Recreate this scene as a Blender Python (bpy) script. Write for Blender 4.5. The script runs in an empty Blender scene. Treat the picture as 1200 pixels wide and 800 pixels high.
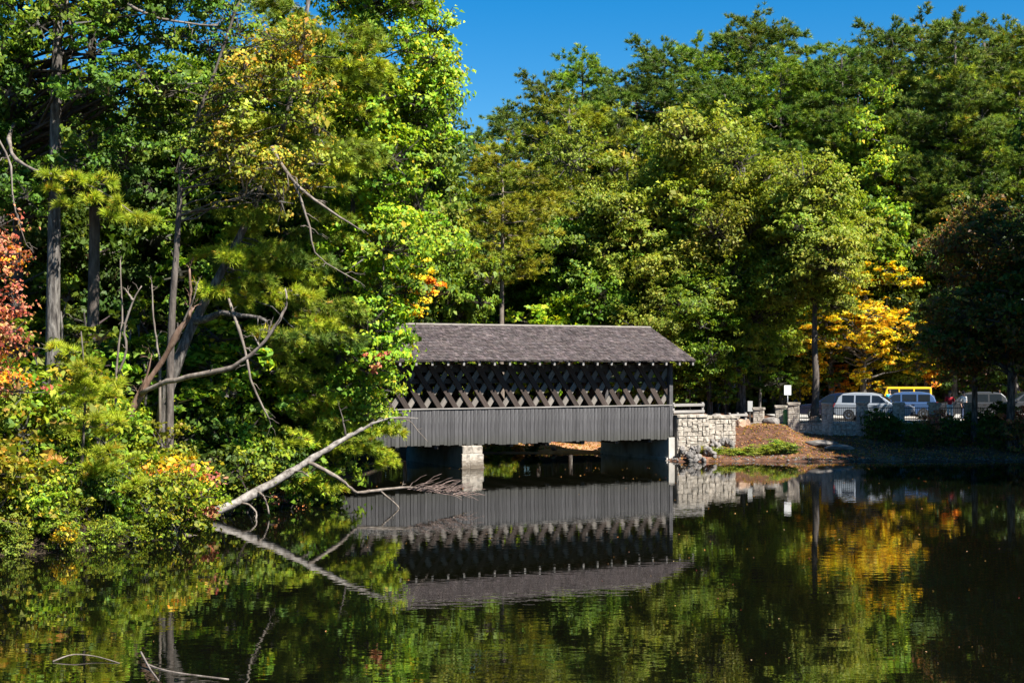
import bpy, bmesh, math, random
import numpy as np
from mathutils import Vector, Matrix

# ------------------------------------------------------------------ camera, sky, sun, exposure
S = bpy.context.scene
COL = S.collection
CAM_H = 5.0
FPX = 1667.0            # focal length in pixels of a 1200 px wide frame
HZ = 425.0              # row of the horizon in that frame
cam_d = bpy.data.cameras.new("camera")
cam_d.sensor_width = 36.0
cam_d.lens = 36.0 * FPX / 1200.0
cam_d.shift_y = (HZ - 400.0) / 1200.0
cam_d.clip_start = 0.2
cam_d.clip_end = 4000.0
cam = bpy.data.objects.new("camera", cam_d)
cam.location = (0, 0, CAM_H)
cam.rotation_euler = (math.radians(90), 0, 0)
COL.objects.link(cam)
S.camera = cam

SUN_AZ = math.radians(47.0)     # to the right of straight behind the camera
SUN_EL = math.radians(50.0)
to_sun = Vector((math.sin(SUN_AZ) * math.cos(SUN_EL), -math.cos(SUN_AZ) * math.cos(SUN_EL), math.sin(SUN_EL)))
world = bpy.data.worlds.new("World")
S.world = world
world.use_nodes = True
wn = world.node_tree
for n in list(wn.nodes):
    wn.nodes.remove(n)
sky = wn.nodes.new("ShaderNodeTexSky")
sky.sky_type = 'NISHITA'
sky.sun_disc = False
sky.sun_elevation = SUN_EL
sky.sun_rotation = math.atan2(to_sun.x, to_sun.y)
sky.altitude = 300.0
sky.air_density = 1.0
sky.dust_density = 0.15
sky.ozone_density = 3.0
bg = wn.nodes.new("ShaderNodeBackground")
bg.inputs['Strength'].default_value = 0.055
hs = wn.nodes.new("ShaderNodeHueSaturation")
hs.inputs['Saturation'].default_value = 1.52
wo = wn.nodes.new("ShaderNodeOutputWorld")
wn.links.new(sky.outputs[0], hs.inputs['Color'])
wn.links.new(hs.outputs[0], bg.inputs[0])
wn.links.new(bg.outputs[0], wo.inputs[0])

sun_d = bpy.data.lights.new("sun", 'SUN')
sun_d.energy = 5.0
sun_d.angle = math.radians(0.5)
sun_d.color = (1.0, 0.95, 0.86)
sun = bpy.data.objects.new("sun", sun_d)
sun.rotation_euler = (-to_sun).to_track_quat('-Z', 'Y').to_euler()
sun.location = (30, -30, 60)
COL.objects.link(sun)

S.view_settings.view_transform = 'Standard'
S.view_settings.look = 'None'
S.view_settings.exposure = 1.42
S.view_settings.gamma = 1.0
S.cycles.max_bounces = 7
S.cycles.diffuse_bounces = 3
S.cycles.glossy_bounces = 3
S.cycles.transmission_bounces = 3
S.cycles.transparent_max_bounces = 4
S.cycles.caustics_reflective = False
S.cycles.caustics_refractive = False
S.cycles.use_denoising = True

RNG = np.random.default_rng(11)
random.seed(5)


def W(px, py, d):
    """The point that stands d metres in front of the camera where the photograph shows (px, py)."""
    return np.array(((px - 600.0) / FPX * d, d, CAM_H - (py - HZ) / FPX * d))


def wx(px, d):
    return (px - 600.0) / FPX * d


# ------------------------------------------------------------------ materials
def new_mat(name):
    m = bpy.data.materials.new(name)
    m.use_nodes = True
    nt = m.node_tree
    for n in list(nt.nodes):
        nt.nodes.remove(n)
    out = nt.nodes.new("ShaderNodeOutputMaterial")
    return m, nt, out


def N(nt, t, **kw):
    n = nt.nodes.new(t)
    for k, v in kw.items():
        setattr(n, k, v)
    return n


def ramp(nt, stops):
    r = nt.nodes.new("ShaderNodeValToRGB")
    el = r.color_ramp.elements
    while len(el) < len(stops):
        el.new(0.5)
    for e, (p, c) in zip(el, stops):
        e.position = p
        e.color = (c[0], c[1], c[2], 1)
    return r


def leaf_mat(name, trans=0.38, gloss=0.05, rough=0.38):
    m, nt, out = new_mat(name)
    at = N(nt, "ShaderNodeAttribute", attribute_name="leaf_col")
    oi = N(nt, "ShaderNodeObjectInfo")
    mul = N(nt, "ShaderNodeMixRGB", blend_type='MULTIPLY')
    mul.inputs[0].default_value = 1
    nt.links.new(at.outputs['Color'], mul.inputs[1])
    nt.links.new(oi.outputs['Color'], mul.inputs[2])
    d = N(nt, "ShaderNodeBsdfDiffuse")
    t = N(nt, "ShaderNodeBsdfTranslucent")
    g = N(nt, "ShaderNodeBsdfGlossy")
    g.inputs['Roughness'].default_value = rough
    g.inputs['Color'].default_value = (0.9, 0.95, 1, 1)
    tc = N(nt, "ShaderNodeMixRGB", blend_type='MULTIPLY')
    tc.inputs[0].default_value = 1
    tc.inputs[2].default_value = (1.25, 1.2, 0.55, 1)
    nt.links.new(mul.outputs[0], d.inputs['Color'])
    nt.links.new(mul.outputs[0], tc.inputs[1])
    nt.links.new(tc.outputs[0], t.inputs['Color'])
    mx = N(nt, "ShaderNodeMixShader")
    mx.inputs[0].default_value = trans
    nt.links.new(d.outputs[0], mx.inputs[1])
    nt.links.new(t.outputs[0], mx.inputs[2])
    mg = N(nt, "ShaderNodeMixShader")
    mg.inputs[0].default_value = gloss
    nt.links.new(mx.outputs[0], mg.inputs[1])
    nt.links.new(g.outputs[0], mg.inputs[2])
    nt.links.new(mg.outputs[0], out.inputs[0])
    return m


def noisy_mat(name, stops, scale=(1, 1, 1), nscale=4.0, detail=6.0, rough=0.85, bump=0.4, bdist=0.02,
              attr=None, objvar=0.0, spec=0.3, second=None, metallic=0.0, damp=None):
    """Noise-driven colour with bump; attr multiplies a per-face colour, objvar brightens or darkens each object."""
    m, nt, out = new_mat(name)
    tc = N(nt, "ShaderNodeTexCoord")
    mp = N(nt, "ShaderNodeMapping")
    mp.inputs['Scale'].default_value = scale
    nt.links.new(tc.outputs['Object'], mp.inputs[0])
    oi = N(nt, "ShaderNodeObjectInfo")
    off = N(nt, "ShaderNodeVectorMath", operation='MULTIPLY')
    off.inputs[1].default_value = (37.0, 17.0, 53.0)
    cb = N(nt, "ShaderNodeCombineXYZ")
    for i in range(3):
        nt.links.new(oi.outputs['Random'], cb.inputs[i])
    nt.links.new(cb.outputs[0], off.inputs[0])
    nt.links.new(off.outputs[0], mp.inputs['Location'])
    nz = N(nt, "ShaderNodeTexNoise")
    nz.inputs['Scale'].default_value = nscale
    nz.inputs['Detail'].default_value = detail
    nz.inputs['Roughness'].default_value = 0.62
    nt.links.new(mp.outputs[0], nz.inputs['Vector'])
    r = ramp(nt, stops)
    nt.links.new(nz.outputs[0], r.inputs[0])
    colr = r.outputs[0]
    if second:
        sc2, lo, hi, c2 = second
        n2 = N(nt, "ShaderNodeTexNoise")
        n2.inputs['Scale'].default_value = sc2
        n2.inputs['Detail'].default_value = 4
        nt.links.new(tc.outputs['Object'], n2.inputs['Vector'])
        mr = N(nt, "ShaderNodeMapRange")
        mr.inputs[1].default_value = lo
        mr.inputs[2].default_value = hi
        nt.links.new(n2.outputs[0], mr.inputs[0])
        mx = N(nt, "ShaderNodeMixRGB")
        mx.inputs[2].default_value = (*c2, 1)
        nt.links.new(mr.outputs[0], mx.inputs[0])
        nt.links.new(colr, mx.inputs[1])
        colr = mx.outputs[0]
    if damp:
        ge = N(nt, "ShaderNodeNewGeometry")
        sp = N(nt, "ShaderNodeSeparateXYZ")
        nt.links.new(ge.outputs['Position'], sp.inputs[0])
        ad = N(nt, "ShaderNodeMath", operation='MULTIPLY_ADD')
        ad.inputs[1].default_value = damp[2]
        nt.links.new(nz.outputs[0], ad.inputs[0])
        nt.links.new(sp.outputs[2], ad.inputs[2])
        md = N(nt, "ShaderNodeMapRange")
        md.inputs[1].default_value = damp[1] + damp[2] * 0.5
        md.inputs[2].default_value = damp[0] + damp[2] * 0.5
        md.inputs[4].default_value = damp[4]
        nt.links.new(ad.outputs[0], md.inputs[0])
        mxd = N(nt, "ShaderNodeMixRGB")
        mxd.inputs[2].default_value = (*damp[3], 1)
        nt.links.new(md.outputs[0], mxd.inputs[0])
        nt.links.new(colr, mxd.inputs[1])
        colr = mxd.outputs[0]
    if attr:
        at = N(nt, "ShaderNodeAttribute", attribute_name=attr)
        mu = N(nt, "ShaderNodeMixRGB", blend_type='MULTIPLY')
        mu.inputs[0].default_value = 1
        nt.links.new(colr, mu.inputs[1])
        nt.links.new(at.outputs['Color'], mu.inputs[2])
        colr = mu.outputs[0]
    if objvar:
        mr = N(nt, "ShaderNodeMapRange")
        mr.inputs[3].default_value = 1 - objvar
        mr.inputs[4].default_value = 1 + objvar
        nt.links.new(oi.outputs['Random'], mr.inputs[0])
        hsv = N(nt, "ShaderNodeHueSaturation")
        nt.links.new(mr.outputs[0], hsv.inputs['Value'])
        nt.links.new(colr, hsv.inputs['Color'])
        colr = hsv.outputs[0]
    p = N(nt, "ShaderNodeBsdfPrincipled")
    p.inputs['Roughness'].default_value = rough
    p.inputs['Specular IOR Level'].default_value = spec
    p.inputs['Metallic'].default_value = metallic
    nt.links.new(colr, p.inputs['Base Color'])
    if bump:
        b = N(nt, "ShaderNodeBump")
        b.inputs['Strength'].default_value = bump
        b.inputs['Distance'].default_value = bdist
        nt.links.new(nz.outputs[0], b.inputs['Height'])
        nt.links.new(b.outputs[0], p.inputs['Normal'])
    nt.links.new(p.outputs[0], out.inputs[0])
    return m


def paint_mat(name, col, rough=0.3, metallic=0.0, coat=0.0):
    m = noisy_mat(name, [(0.3, [c * 0.93 for c in col]), (0.7, [min(1, c * 1.05) for c in col])], nscale=3, rough=rough,
                  bump=0.0, spec=0.5, metallic=metallic)
    for n in m.node_tree.nodes:
        if n.type == 'BSDF_PRINCIPLED':
            n.inputs['Coat Weight'].default_value = coat
    return m


M = {}
M['leaf'] = leaf_mat("leaf", 0.40, 0.012, 0.55)
M['needle'] = leaf_mat("pine_needle", 0.25, 0.015, 0.55)
M['bark_pine'] = noisy_mat("pine_bark", [(0.25, (0.022, 0.018, 0.016)), (0.5, (0.085, 0.07, 0.06)), (0.75, (0.17, 0.145, 0.125))],
                           (1, 1, 0.25), 7.0, 8, 0.9, 0.9, 0.05, objvar=0.2)
M['bark_grey'] = noisy_mat("grey_bark", [(0.32, (0.015, 0.013, 0.012)), (0.48, (0.08, 0.07, 0.062)), (0.7, (0.24, 0.22, 0.195))],
                           (1, 1, 0.22), 9.0, 10, 0.9, 1.0, 0.06, objvar=0.15)
M['bark_pale'] = noisy_mat("weathered_dead_wood", [(0.25, (0.05, 0.038, 0.03)), (0.5, (0.16, 0.13, 0.105)), (0.75, (0.30, 0.26, 0.22))],
                           (1, 1, 0.3), 5.0, 8, 0.85, 0.7, 0.02)
M['bark_brown'] = noisy_mat("peeling_brown_wood", [(0.25, (0.04, 0.025, 0.018)), (0.5, (0.17, 0.10, 0.068)), (0.75, (0.32, 0.22, 0.16))],
                            (1, 1, 0.2), 6.0, 8, 0.85, 0.8, 0.03)
M['log'] = noisy_mat("bleached_log", [(0.34, (0.04, 0.033, 0.028)), (0.47, (0.17, 0.15, 0.132)), (0.70, (0.35, 0.32, 0.29))],
                     (1, 1, 1), 5.0, 9, 0.9, 0.8, 0.03)
M['twig'] = noisy_mat("dry_twig", [(0.3, (0.10, 0.065, 0.055)), (0.7, (0.30, 0.22, 0.19))], nscale=9, bump=0.2)
M['plank'] = noisy_mat("weathered_siding", [(0.25, (0.024, 0.023, 0.025)), (0.5, (0.060, 0.058, 0.061)), (0.75, (0.122, 0.119, 0.121))],
                       (1, 1, 0.12), 16.0, 8, 0.85, 0.6, 0.01, objvar=0.2, damp=(1.15, 1.7, 0.7, (0.045, 0.045, 0.035), 0.6),
                       second=(2.2, 0.56, 0.72, (0.13, 0.128, 0.13)))
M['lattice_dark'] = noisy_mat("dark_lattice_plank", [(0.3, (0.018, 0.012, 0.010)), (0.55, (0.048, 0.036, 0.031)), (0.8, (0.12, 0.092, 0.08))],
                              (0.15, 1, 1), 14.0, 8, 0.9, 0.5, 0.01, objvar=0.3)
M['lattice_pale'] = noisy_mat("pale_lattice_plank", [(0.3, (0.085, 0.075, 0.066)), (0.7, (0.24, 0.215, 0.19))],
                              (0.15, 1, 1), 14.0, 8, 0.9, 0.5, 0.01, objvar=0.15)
M['beam'] = noisy_mat("old_beam", [(0.3, (0.022, 0.018, 0.016)), (0.7, (0.07, 0.06, 0.054))], (0.15, 1, 1), 9, 8, 0.9, 0.5, 0.01)
M['trim'] = noisy_mat("pale_trim_board", [(0.3, (0.17, 0.16, 0.15)), (0.7, (0.34, 0.32, 0.30))], (0.1, 1, 1), 9, 8, 0.85, 0.4, 0.01)
M['shingle'] = noisy_mat("cedar_shingle", [(0.3, (0.050, 0.040, 0.040)), (0.5, (0.080, 0.065, 0.065)), (0.72, (0.12, 0.099, 0.097))],
                         (1, 1, 1), 2.2, 9, 0.9, 0.3, 0.01, attr="leaf_col")
M['stone'] = noisy_mat("pale_granite", [(0.28, (0.19, 0.155, 0.12)), (0.5, (0.37, 0.325, 0.27)), (0.75, (0.50, 0.455, 0.395))],
                       nscale=2.6, detail=9, rough=0.85, bump=0.5, bdist=0.03, objvar=0.17, damp=(0.12, 0.55, 0.5, (0.08, 0.06, 0.04), 0.85),
                       second=(1.4, 0.54, 0.70, (0.15, 0.135, 0.115)))
M['mortar'] = noisy_mat("mortar", [(0.3, (0.17, 0.15, 0.13)), (0.7, (0.34, 0.31, 0.275))], nscale=8, bump=0.4, bdist=0.01)
M['concrete'] = noisy_mat("stained_concrete", [(0.28, (0.20, 0.185, 0.165)), (0.5, (0.40, 0.375, 0.335)), (0.75, (0.52, 0.49, 0.445))],
                          (1, 1, 0.5), 2.0, 9, 0.85, 0.3, 0.01, second=(0.9, 0.5, 0.75, (0.24, 0.17, 0.11)))
M['rock'] = noisy_mat("grey_rock", [(0.28, (0.07, 0.062, 0.058)), (0.5, (0.17, 0.155, 0.142)), (0.75, (0.29, 0.268, 0.245))],
                      nscale=3.0, detail=9, rough=0.9, bump=0.7, bdist=0.04, objvar=0.25)
M['rock_tan'] = noisy_mat("tan_rock", [(0.28, (0.14, 0.09, 0.06)), (0.5, (0.33, 0.22, 0.15)), (0.75, (0.48, 0.35, 0.26))],
                          nscale=3.0, detail=9, rough=0.9, bump=0.7, bdist=0.04)
M['iron'] = paint_mat("black_iron", (0.015, 0.016, 0.018), 0.45)
M['steel'] = paint_mat("galvanised_steel", (0.30, 0.31, 0.32), 0.45, 0.6)
M['sign'] = paint_mat("white_sign_paint", (0.80, 0.80, 0.78), 0.45)
M['green'] = paint_mat("green_plastic", (0.012, 0.16, 0.05), 0.4)
M['glass'] = paint_mat("car_glass", (0.012, 0.016, 0.02), 0.06)
M['tyre'] = paint_mat("tyre_rubber", (0.015, 0.015, 0.015), 0.85)
M['rim'] = paint_mat("alloy_rim", (0.35, 0.36, 0.38), 0.3, 0.8)
M['chrome'] = paint_mat("headlight_glass", (0.6, 0.62, 0.65), 0.15, 0.5)
M['red_light'] = paint_mat("tail_light", (0.35, 0.012, 0.012), 0.2)
M['plastic'] = paint_mat("black_trim", (0.02, 0.02, 0.022), 0.6)
M['skin'] = paint_mat("skin", (0.45, 0.27, 0.19), 0.6)
M['hair'] = paint_mat("hair", (0.05, 0.03, 0.02), 0.7)
M['board_grey'] = paint_mat("grey_board", (0.42, 0.42, 0.40), 0.6)


# ------------------------------------------------------------------ objects and meshes
def link(o, parent=None):
    COL.objects.link(o)
    if parent is not None:
        o.parent = parent
    return o


def obj(name, mesh, mat=None, parent=None, loc=None, rot=None, scale=None):
    o = bpy.data.objects.new(name, mesh)
    link(o, parent)
    if mat is not None and not mesh.materials:
        mesh.materials.append(mat)
    if loc is not None:
        o.location = loc
    if rot is not None:
        o.rotation_euler = rot
    if scale is not None:
        o.scale = scale
    return o


def tag(o, label, cat, group=None):
    o["label"] = label
    o["category"] = cat
    if group:
        o["group"] = group
    return o


def thing(name, label, cat, loc=(0, 0, 0), rz=0.0, group=None):
    o = bpy.data.objects.new(name, None)
    o.empty_display_size = 0.3
    o.location = [float(v) for v in loc]
    o.rotation_euler = (0, 0, rz)
    link(o)
    return tag(o, label, cat, group)


def struct(name, mesh, mat):
    o = obj(name, mesh, mat)
    o["kind"] = "structure"
    return o


def raw_mesh(name, V, F, smooth=False):
    me = bpy.data.meshes.new(name)
    me.from_pydata([tuple(map(float, v)) for v in V], [], [tuple(map(int, f)) for f in F])
    me.update()
    if smooth:
        me.polygons.foreach_set("use_smooth", [True] * len(me.polygons))
    return me


def poly_mesh(name, V, k, cols=None, mat=None):
    """V: (n*k, 3) vertices, every k of them one face; cols: (n, 3) colour of each face."""
    V = np.ascontiguousarray(V, dtype=np.float32)
    nv = len(V)
    nf = nv // k
    me = bpy.data.meshes.new(name)
    me.vertices.add(nv)
    me.vertices.foreach_set("co", V.ravel())
    me.loops.add(nv)
    me.loops.foreach_set("vertex_index", np.arange(nv, dtype=np.int32))
    me.polygons.add(nf)
    me.polygons.foreach_set("loop_start", np.arange(0, nv, k, dtype=np.int32))
    me.update(calc_edges=True)
    if cols is not None:
        a = me.attributes.new("leaf_col", 'FLOAT_COLOR', 'FACE')
        c4 = np.ones((nf, 4), dtype=np.float32)
        c4[:, :3] = cols
        a.data.foreach_set("color", c4.ravel())
    if mat is not None:
        me.materials.append(mat)
    return me


class MB:
    """Collects boxes, prisms and tubes into one mesh."""
    def __init__(self):
        self.V, self.F, self.n = [], [], 0

    def add(self, V, F):
        self.V.extend([tuple(map(float, v)) for v in V])
        self.F.extend([tuple(int(i) + self.n for i in f) for f in F])
        self.n += len(V)
        return self

    def box(self, x0, x1, y0, y1, z0, z1, taper=(0, 0)):
        tx, ty = taper
        V = [(x0, y0, z0), (x1, y0, z0), (x1, y1, z0), (x0, y1, z0),
             (x0 + tx, y0 + ty, z1), (x1 - tx, y0 + ty, z1), (x1 - tx, y1 - ty, z1), (x0 + tx, y1 - ty, z1)]
        return self.add(V, [(0, 3, 2, 1), (4, 5, 6, 7), (0, 1, 5, 4), (1, 2, 6, 5), (2, 3, 7, 6), (3, 0, 4, 7)])

    def prism(self, prof, y0, y1, y0b=None, y1b=None):
        """prof: (x, z) outline, counter-clockwise seen from -y, extruded from y0 to y1."""
        k = len(prof)
        V = [(x, y0, z) for x, z in prof] + [(x, y1, z) for x, z in prof]
        F = [tuple(range(k)), tuple(range(2 * k - 1, k - 1, -1))]
        for i in range(k):
            j = (i + 1) % k
            F.append((i, i + k, j + k, j))
        return self.add(V, F)

    def tube(self, path, radii, sides=7, cap=True):
        P = np.asarray(path, dtype=float)
        n = len(P)
        if np.isscalar(radii):
            radii = [radii] * n
        T = np.gradient(P, axis=0)
        T /= np.linalg.norm(T, axis=1)[:, None] + 1e-9
        ref = np.array((0.0, 1.0, 0.0)) if abs(T[0][2]) > 0.7 else np.array((0.0, 0.0, 1.0))
        V, F = [], []
        for i in range(n):
            u = np.cross(ref, T[i])
            if np.linalg.norm(u) < 1e-3:
                u = np.cross(np.array((1.0, 0, 0)), T[i])
            u /= np.linalg.norm(u)
            w = np.cross(T[i], u)
            for s in range(sides):
                a = 2 * math.pi * s / sides
                V.append(P[i] + radii[i] * (math.cos(a) * u + math.sin(a) * w))
        for i in range(n - 1):
            for s in range(sides):
                t = (s + 1) % sides
                F.append((i * sides + s, i * sides + t, (i + 1) * sides + t, (i + 1) * sides + s))
        if cap:
            F.append(tuple(range(sides - 1, -1, -1)))
            F.append(tuple((n - 1) * sides + s for s in range(sides)))
        return self.add(V, F)

    def lathe(self, prof, sides=16, cx=0, cy=0):
        V, F = [], []
        for r, z in prof:
            for s in range(sides):
                a = 2 * math.pi * s / sides
                V.append((cx + r * math.cos(a), cy + r * math.sin(a), z))
        for i in range(len(prof) - 1):
            for s in range(sides):
                t = (s + 1) % sides
                F.append((i * sides + s, i * sides + t, (i + 1) * sides + t, (i + 1) * sides + s))
        F.append(tuple(range(sides - 1, -1, -1)))
        F.append(tuple((len(prof) - 1) * sides + s for s in range(sides)))
        return self.add(V, F)

    def mesh(self, name, smooth=False):
        return raw_mesh(name, self.V, self.F, smooth)

    def build(self, name, mat, parent=None, smooth=False, **kw):
        return obj(name, self.mesh(name, smooth), mat, parent, **kw)


def box_obj(name, mat, parent, x0, x1, y0, y1, z0, z1, bevel=0.0):
    o = MB().box(x0, x1, y0, y1, z0, z1).build(name, mat, parent)
    if bevel:
        b = o.modifiers.new("bevel", 'BEVEL')
        b.width = bevel
        b.segments = 2
    return o


def unit_box(name, mat):
    """A box one unit each way round its origin."""
    me = MB().box(-.5, .5, -.5, .5, -.5, .5).mesh(name)
    me.materials.append(mat)
    return me


def rough_stone(name, seed, mat, jit=0.09):
    """A hewn stone one unit each way: bevelled, uneven faces."""
    r = random.Random(seed)
    bm = bmesh.new()
    bmesh.ops.create_cube(bm, size=1.0)
    bmesh.ops.bevel(bm, geom=bm.edges[:], offset=0.11, segments=1, affect='EDGES')
    for v in bm.verts:
        v.co += Vector((r.uniform(-jit, jit), r.uniform(-jit, jit), r.uniform(-jit, jit))) * 0.6
    me = bpy.data.meshes.new(name)
    bm.to_mesh(me)
    bm.free()
    me.materials.append(mat)
    return me


def boulder(name, seed, mat, sub=2):
    r = random.Random(seed)
    bm = bmesh.new()
    bmesh.ops.create_icosphere(bm, subdivisions=sub, radius=0.5)
    dirs = [(Vector((r.gauss(0, 1), r.gauss(0, 1), r.gauss(0, 1))).normalized(), r.uniform(0.30, 0.44)) for _ in range(11)]
    for v in bm.verts:
        for d, lim in dirs:
            t = v.co.dot(d)
            if t > lim:
                v.co -= d * (t - lim)
        v.co += Vector((r.uniform(-1, 1), r.uniform(-1, 1), r.uniform(-1, 1))) * 0.012
    me = bpy.data.meshes.new(name)
    bm.to_mesh(me)
    bm.free()
    me.materials.append(mat)
    return me


ORD = ["first", "second", "third", "fourth", "fifth", "sixth", "seventh", "eighth", "ninth", "tenth", "eleventh", "twelfth",
       "thirteenth", "fourteenth", "fifteenth", "sixteenth", "seventeenth", "eighteenth", "nineteenth", "twentieth",
       "twenty-first", "twenty-second", "twenty-third", "twenty-fourth", "twenty-fifth", "twenty-sixth"]

# ------------------------------------------------------------------ land and water
SHORE = np.array([(-22, 8), (-17, 25), (-13.6, 36.5), (-11.6, 37.8), (-9.9, 40.3), (-10.1, 44.6), (-9.6, 47.2), (-8.0, 48.9), (-6.9, 50.2),
                  (-7.0, 52.6), (-8.0, 57), (-9.3, 62), (-10.5, 66), (-9, 71), (-5, 75.6), (-1, 78.3), (2.5, 78.6), (5.0, 78.5),
                  (6.2, 76.5), (8.0, 73.2), (8.4, 71.9), (12.2, 72.4), (15.5, 71.9), (20, 72.3), (26, 72.5), (29.5, 68), (30, 60),
                  (31, 48), (33, 30), (34, 8)], dtype=float)
BR_O = np.array((8.19, 73.0))             # right front foot of the bridge's siding
BR_A = math.atan2(0.466, 0.885)
BR_U = np.array((math.cos(BR_A), math.sin(BR_A)))
BR_V = np.array((-math.sin(BR_A), math.cos(BR_A)))


def sstep(a, b, x):
    t = np.clip((x - a) / (b - a), 0, 1)
    return t * t * (3 - 2 * t)


def shore_dist(x, y):
    """Signed distance to the waterline, positive on land."""
    x = np.asarray(x, float)
    y = np.asarray(y, float)
    best = np.full(x.shape, 1e9)
    inside = np.zeros(x.shape, bool)
    n = len(SHORE)
    for i in range(n):
        ax, ay = SHORE[i]
        bx, by = SHORE[(i + 1) % n]
        dx, dy = bx - ax, by - ay
        t = np.clip(((x - ax) * dx + (y - ay) * dy) / (dx * dx + dy * dy), 0, 1)
        best = np.minimum(best, np.hypot(x - ax - t * dx, y - ay - t * dy))
        if by != ay:
            c = ((ay > y) != (by > y)) & (x < dx * (y - ay) / dy + ax)
            inside ^= c
    return np.where(inside, -best, best)


def wob(x, y):
    return (np.sin(x * 1.7 + 0.6 * y) * np.sin(y * 1.3 - 0.5 * x) * 0.05 + np.sin(x * 0.61 + 2.0) * np.sin(y * 0.53 + 1.0) * 0.09
            + np.sin(x * 4.1 + 1.3 * y) * np.sin(y * 3.7 - x) * 0.02)


def ground_z(x, y):
    x = np.asarray(x, float)
    y = np.asarray(y, float)
    d = shore_dist(x, y) + wob(x * 1.3, y * 1.3) * 1.5
    dl = np.maximum(d, 0)
    right = np.minimum((0.28 - 0.16 * sstep(14.0, 16.5, x)) * dl, 1.45)
    left = np.minimum(0.42 * dl, 1.15) + 0.05 * np.maximum(dl - 2.7, 0)
    beach = np.minimum(0.05 * dl, 0.3) + np.clip((dl - 6) * 0.14, 0, 1.6)
    near = np.minimum(0.45 * dl, 3.4)
    wl = 1 - sstep(-9.5, -5.5, x)
    wb = sstep(-9, -5, x) * (1 - sstep(5.5, 8.0, x)) * sstep(70, 76, y)
    wn_ = 1 - sstep(9, 14, y)
    z = right * (1 - wl) + left * wl
    z = z * (1 - wb) + beach * wb
    z = z * (1 - wn_) + near * wn_
    z = z + np.where(d > 0, 0.05, 0) + 0.035 * np.clip(y - 100, 0, 130)
    # fill behind the stone wall, up to the bridge's right end
    lx = (x - BR_O[0]) * BR_U[0] + (y - BR_O[1]) * BR_U[1]
    ly = (x - BR_O[0]) * BR_V[0] + (y - BR_O[1]) * BR_V[1]
    fill = sstep(0.05, 0.5, lx) * (1 - sstep(3.2, 7.0, lx)) * sstep(0.35, 0.75, ly) * (1 - sstep(6.4, 8.0, ly))
    z = np.maximum(z, 1.85 * fill)
    z = np.where(d > 0, z + wob(x, y) * np.clip(dl / 2, 0, 1) * 0.8, np.maximum(-1.5, 0.35 * d))
    lot = sstep(15.5, 17.0, x) * sstep(81.3, 82.2, y) * (1 - sstep(98, 100, y))
    z = z * (1 - lot) + np.minimum(z, 1.42) * lot
    return z


def gz(x, y):
    return float(ground_z(np.array([x]), np.array([y]))[0])


def axis(parts):
    out = []
    for a, b, s in parts:
        out += list(np.arange(a, b, s))
    out.append(parts[-1][1])
    return np.array(out)


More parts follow.
